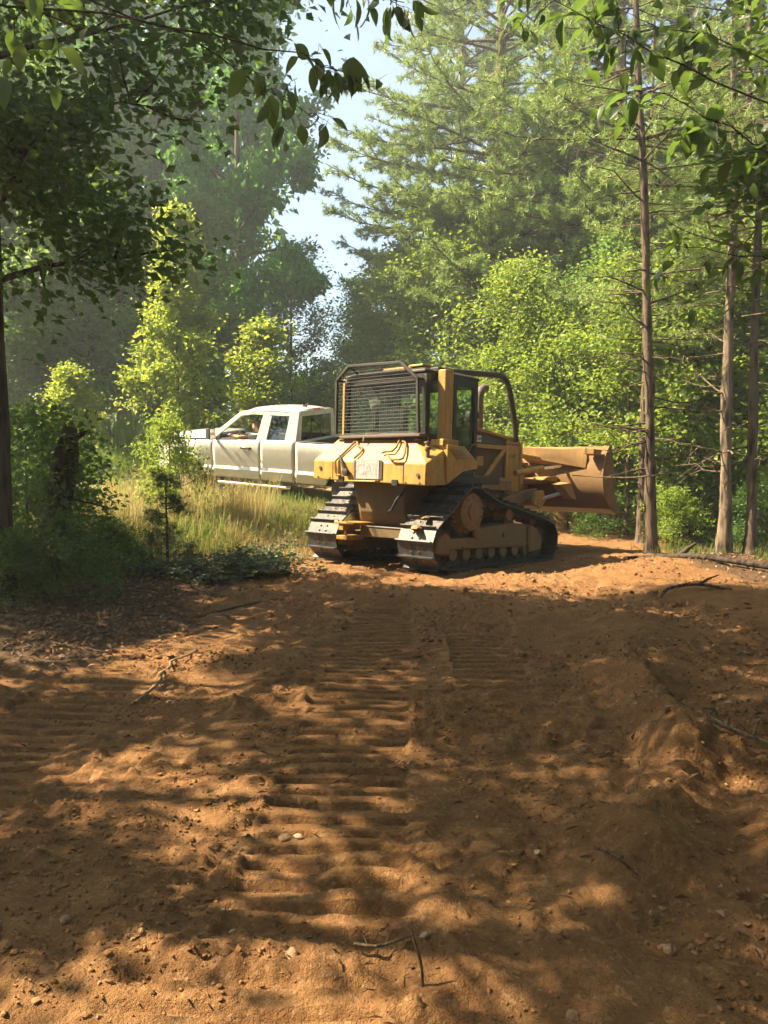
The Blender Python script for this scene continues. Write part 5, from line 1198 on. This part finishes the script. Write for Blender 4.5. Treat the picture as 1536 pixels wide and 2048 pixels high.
r = np.random.default_rng(14)
def litter(name, label, n, box, dens, seed, size=.055, mat='litter', wid=.30):
    P = scatter(n, *box, seed, dens); rr = np.random.default_rng(seed); P[:, 2] += rr.uniform(.012, .035, len(P))
    V, T = leaf_quads(P, size * rr.uniform(.5, 1.4, len(P)), rr, 2.2, -.05, wid); o = link(name, np_mesh(name, V, [T], M[mat])); tag(o, label, 'leaf litter', kind='stuff')
litter('leaf_litter', 'brown dead leaves carpeting the shaded ground at left', 22000, (-7, -.8, 4.6, 11), lambda x, y: (1 - dirt_mask(x, y)) * (.35 + .65 * sstep(.4, .6, fbm(x * 1.5, y * 1.5, 2, 90))), 11)
litter('forest_litter', 'dead leaves and needles under the pines at right', 16000, (2.2, 9, 6, 20), lambda x, y: np.maximum(1 - dirt_mask(x, y), .06) * .8, 12)
litter('scattered_leaf_scraps', 'scraps of dead leaves churned into the dirt at right', 2600, (.9, 3.2, 2, 6.5), lambda x, y: sstep(.9, 1.9, x) * sstep(.42, .6, fbm(x * 1.8, y * 1.8, 2, 91)), 13, .045)

litter('scattered_slivers', 'fine twig slivers and root hairs strewn over the graded dirt', 5200, (-2.8, 3.4, 2, 10), lambda x, y: .15 + .6 * sstep(.45, .62, fbm(x * 1.3, y * 1.3, 2, 93)), 15, .055, 'litter', .03)
def clods(name, label, n, box, dens, seed, smin, smax, mat):
    P = scatter(n, *box, seed, dens); rr = np.random.default_rng(seed); N = len(P)
    bm = bmesh.new(); bmesh.ops.create_icosphere(bm, subdivisions=1, radius=1.0); bv = np.array([v.co for v in bm.verts]); bf = np.array([[v.index for v in f.verts] for f in bm.faces]); bm.free()
    s = smin * (smax / smin) ** (rr.uniform(0, 1, N) ** 2.6)
    V = bv[None] * rr.uniform(.5, 1.2, (N, len(bv), 1)) * s[:, None, None] * rr.uniform(.65, 1.25, (N, 1, 3)) * [1, 1, .72]
    a = rr.uniform(0, 6.28, N); ca_, sa_ = np.cos(a)[:, None], np.sin(a)[:, None]
    V = np.stack([V[..., 0] * ca_ - V[..., 1] * sa_, V[..., 0] * sa_ + V[..., 1] * ca_, V[..., 2]], -1) + (P + np.stack([0 * s, 0 * s, .012 + s * .12], 1))[:, None]
    F = bf[None] + (np.arange(N) * len(bv))[:, None, None]
    o = link(name, np_mesh(name, V.reshape(-1, 3), [F.reshape(-1, 3)], M[mat], False)); tag(o, label, 'soil clods', kind='stuff')
cl_d = lambda x, y: (1 - .8 * prints(x, y)[1]) * dirt_mask(x, y) * (.12 + .88 * sstep(.46, .66, fbm(x * 1.6, y * 1.6, 3, 95)))
clods('soil_crumbs', 'loose crumbs of orange soil strewn over the graded track', 32000, (-2.8, 3.0, 1.6, 6.5), cl_d, 21, .004, .018, 'clod')
clods('soil_clods', 'clods of orange soil farther up the graded track', 7000, (-2.5, 5.5, 6.0, 13), cl_d, 22, .010, .045, 'clod')

# ------------------------------------------------------------------ stones, sticks
stones = [(-.57, 2.78, .035, 'stone_pale', 'pale angular stone in the left foreground'), (-.52, 2.66, .026, 'stone_pale', 'small pale stone below the angular one'), (-.42, 3.30, .050, 'stone', 'rounded stone beside the print ridges'), (-.36, 3.30, .040, 'stone_pale', 'pale stone touching the rounded one in the track print'), (-1.42, 5.2, .035, 'stone_pale', 'small pale stone near the bent stick'), (-.30, 2.52, .05, 'stone', 'brown stone half buried in the lower track print'), (.95, 2.58, .05, 'stone', 'dark stone at lower right'), (.55, 2.25, .04, 'stone', 'flat stone at the bottom of the picture'), (.62, 3.15, .032, 'stone_pale', 'pale chip of stone right of the prints'), (1.25, 2.45, .035, 'stone_pale', 'white stone chip near the lower right corner'), (2.15, 5.0, .06, 'stone', 'stone on the slope behind the berm at right'), (-1.12, 2.72, .045, 'stone', 'stone in the sunny patch at left'), (-1.75, 3.55, .055, 'stone', 'rounded stone at the left edge'), (.14, 2.62, .035, 'stone_pale', 'pale stone next to the upright twig')]
for k, (x, y, s, m, lb) in enumerate(stones):
    o = blob('stone', (x, y, float(h(np.array([x]), np.array([y]))[0]) + s * .10), (s * .72, s * .55, s * .42), 200 + k, M[m]); o.rotation_euler = (0, 0, k); tag(o, lb, 'stone', 'stones lying on the dirt')
def stick(name, label, pts, r0, r1, mat, cat='stick', twigs=(), lift=.012):
    L = Limbs(); P = []
    for p in pts:
        z = float(h(np.array([p[0]]), np.array([p[1]]))[0]) + lift + (p[2] if len(p) > 2 else 0); P.append((p[0], p[1], z))
    P = np.array(P); t = np.linspace(0, 1, len(P)); s = np.linspace(0, 1, len(P) * 4); Q = np.stack([np.interp(s, t, P[:, j]) for j in range(3)], 1)
    for _ in range(2): Q[1:-1] = (Q[:-2] + Q[1:-1] * 2 + Q[2:]) / 4
    o0 = Q[0].copy(); L.add(Q - o0, r0 + (r1 - r0) * s, 7)
    for (f, d) in twigs:
        b = np.array([np.interp(f, s, Q[:, j]) for j in range(3)]) - o0; L.add(np.stack([b, b + np.array(d) * .5 + [0, 0, .01], b + np.array(d)]), [r1 * 1.1, r1 * .8, r1 * .4], 5)
    o = link(name, L.mesh(name, M[mat]), None, o0); tag(o, label, cat)
stick('stick', 'thin bleached stick bent across the dirt at left', [(-1.63, 5.15), (-1.58, 5.55, .02), (-1.62, 5.75, .03), (-1.62, 6.0, .02), (-1.66, 6.1, .01), (-1.60, 6.45), (-1.55, 6.55)], .012, .007, 'stick')
stick('fallen_branch', 'dark fallen pole lying at the right edge below the pines', [(3.75, 12.4), (4.4, 11.3, .05), (5.2, 10.4, .05)], .035, .045, 'bark_dark', 'branch', ((.4, (.2, -.1, .2)),))
stick('fallen_branch', 'curved dark branch half buried on the right slope', [(3.15, 9.1), (3.3, 9.25, .06), (3.6, 9.2, .07), (3.95, 9.0, .0)], .02, .018, 'stick_dark', 'branch', ((.7, (.1, -.3, .15)),))
stick('twig', 'dark twig standing upright in the foreground', [(.12, 2.40, -.02), (.118, 2.405, .05), (.10, 2.41, .11), (.085, 2.41, .17)], .006, .003, 'stick_dark', 'twig', ((.45, (-.012, 0, .03)),))
stick('root', 'pale broken root sticking out behind the right berm', [(1.72, 4.15, .03), (1.86, 4.12, .05), (2.02, 4.05, .02)], .016, .008, 'stick', 'root', ((.3, (.02, 0, .08)), (.7, (.03, 0, .09))))
stick('stick', 'short dark stick on the right foreground soil', [(.83, 3.06, .03), (.88, 2.98, .02), (.95, 2.9)], .007, .004, 'stick_dark', 'stick')
stick('stick', 'long straight stick lying left of the upper track prints', [(-1.95, 8.3), (-1.5, 8.9, .01), (-1.05, 9.5)], .014, .008, 'stick_dark', 'stick')
stick('twig', 'forked twig lying across the lower track prints', [(-.10, 2.55, .01), (-.02, 2.52, .03), (.10, 2.56, .01)], .006, .003, 'stick_dark', 'twig', ((.3, (-.04, .03, .05)), (.6, (.03, .05, .02))))
stick('leaning_branch', 'long thin dead branch reaching from the blade to the pine trunk', [(4.52, 13.4, 1.3), (4.1, 13.4, 1.28), (3.6, 13.4, 1.30), (3.15, 13.4, 1.36)], .014, .008, 'stick', 'branch')
rr_ = random.Random(4)
for k in range(9):
    x, y = [(2.0, 4.3), (2.3, 3.5), (1.5, 2.9), (2.6, 8.5), (3.0, 7.9), (-2.3, 7.2), (-2.7, 6.4), (-1.9, 9.2), (1.9, 3.3)][k]; a = rr_.uniform(0, 6.28); l = rr_.uniform(.15, .4)
    stick('twig', ['twig beside the pale root behind the berm', 'twig on top of the right berm', 'twig at the foot of the right berm', 'twig below the buried branch on the right', 'pale twig on the litter at the right edge', 'twig among the dead leaves at left', 'twig at the left edge of the dirt', 'twig near the cut branches at left', 'small twig on the front face of the right berm'][k], [(x, y), (x + l * .5 * math.cos(a), y + l * .5 * math.sin(a), .03), (x + l * math.cos(a), y + l * math.sin(a))], .006, .003, 'stick' if k % 2 else 'stick_dark', 'twig', ((.5, (.05, .05, .05)),))

# ------------------------------------------------------------------ thin haze volume, added to give the veiling glare of the lens
hzb = MB().bb(-75, 75, -25, 75, -1.5, 30).build('haze', None, None, 0, 0)
t = NT('haze_air'); pv = t.n('VolumePrincipled'); t.set(pv, 'Color', (.84, .94, 1.0)); t.set(pv, 'Density', .0032); t.set(pv, 'Anisotropy', .45)
t.t.links.new(pv.outputs[0], t.out.inputs['Volume']); hzb.data.materials.append(t.m); tag(hzb, 'thin haze added in the air for veiling glare', 'haze', kind='stuff')
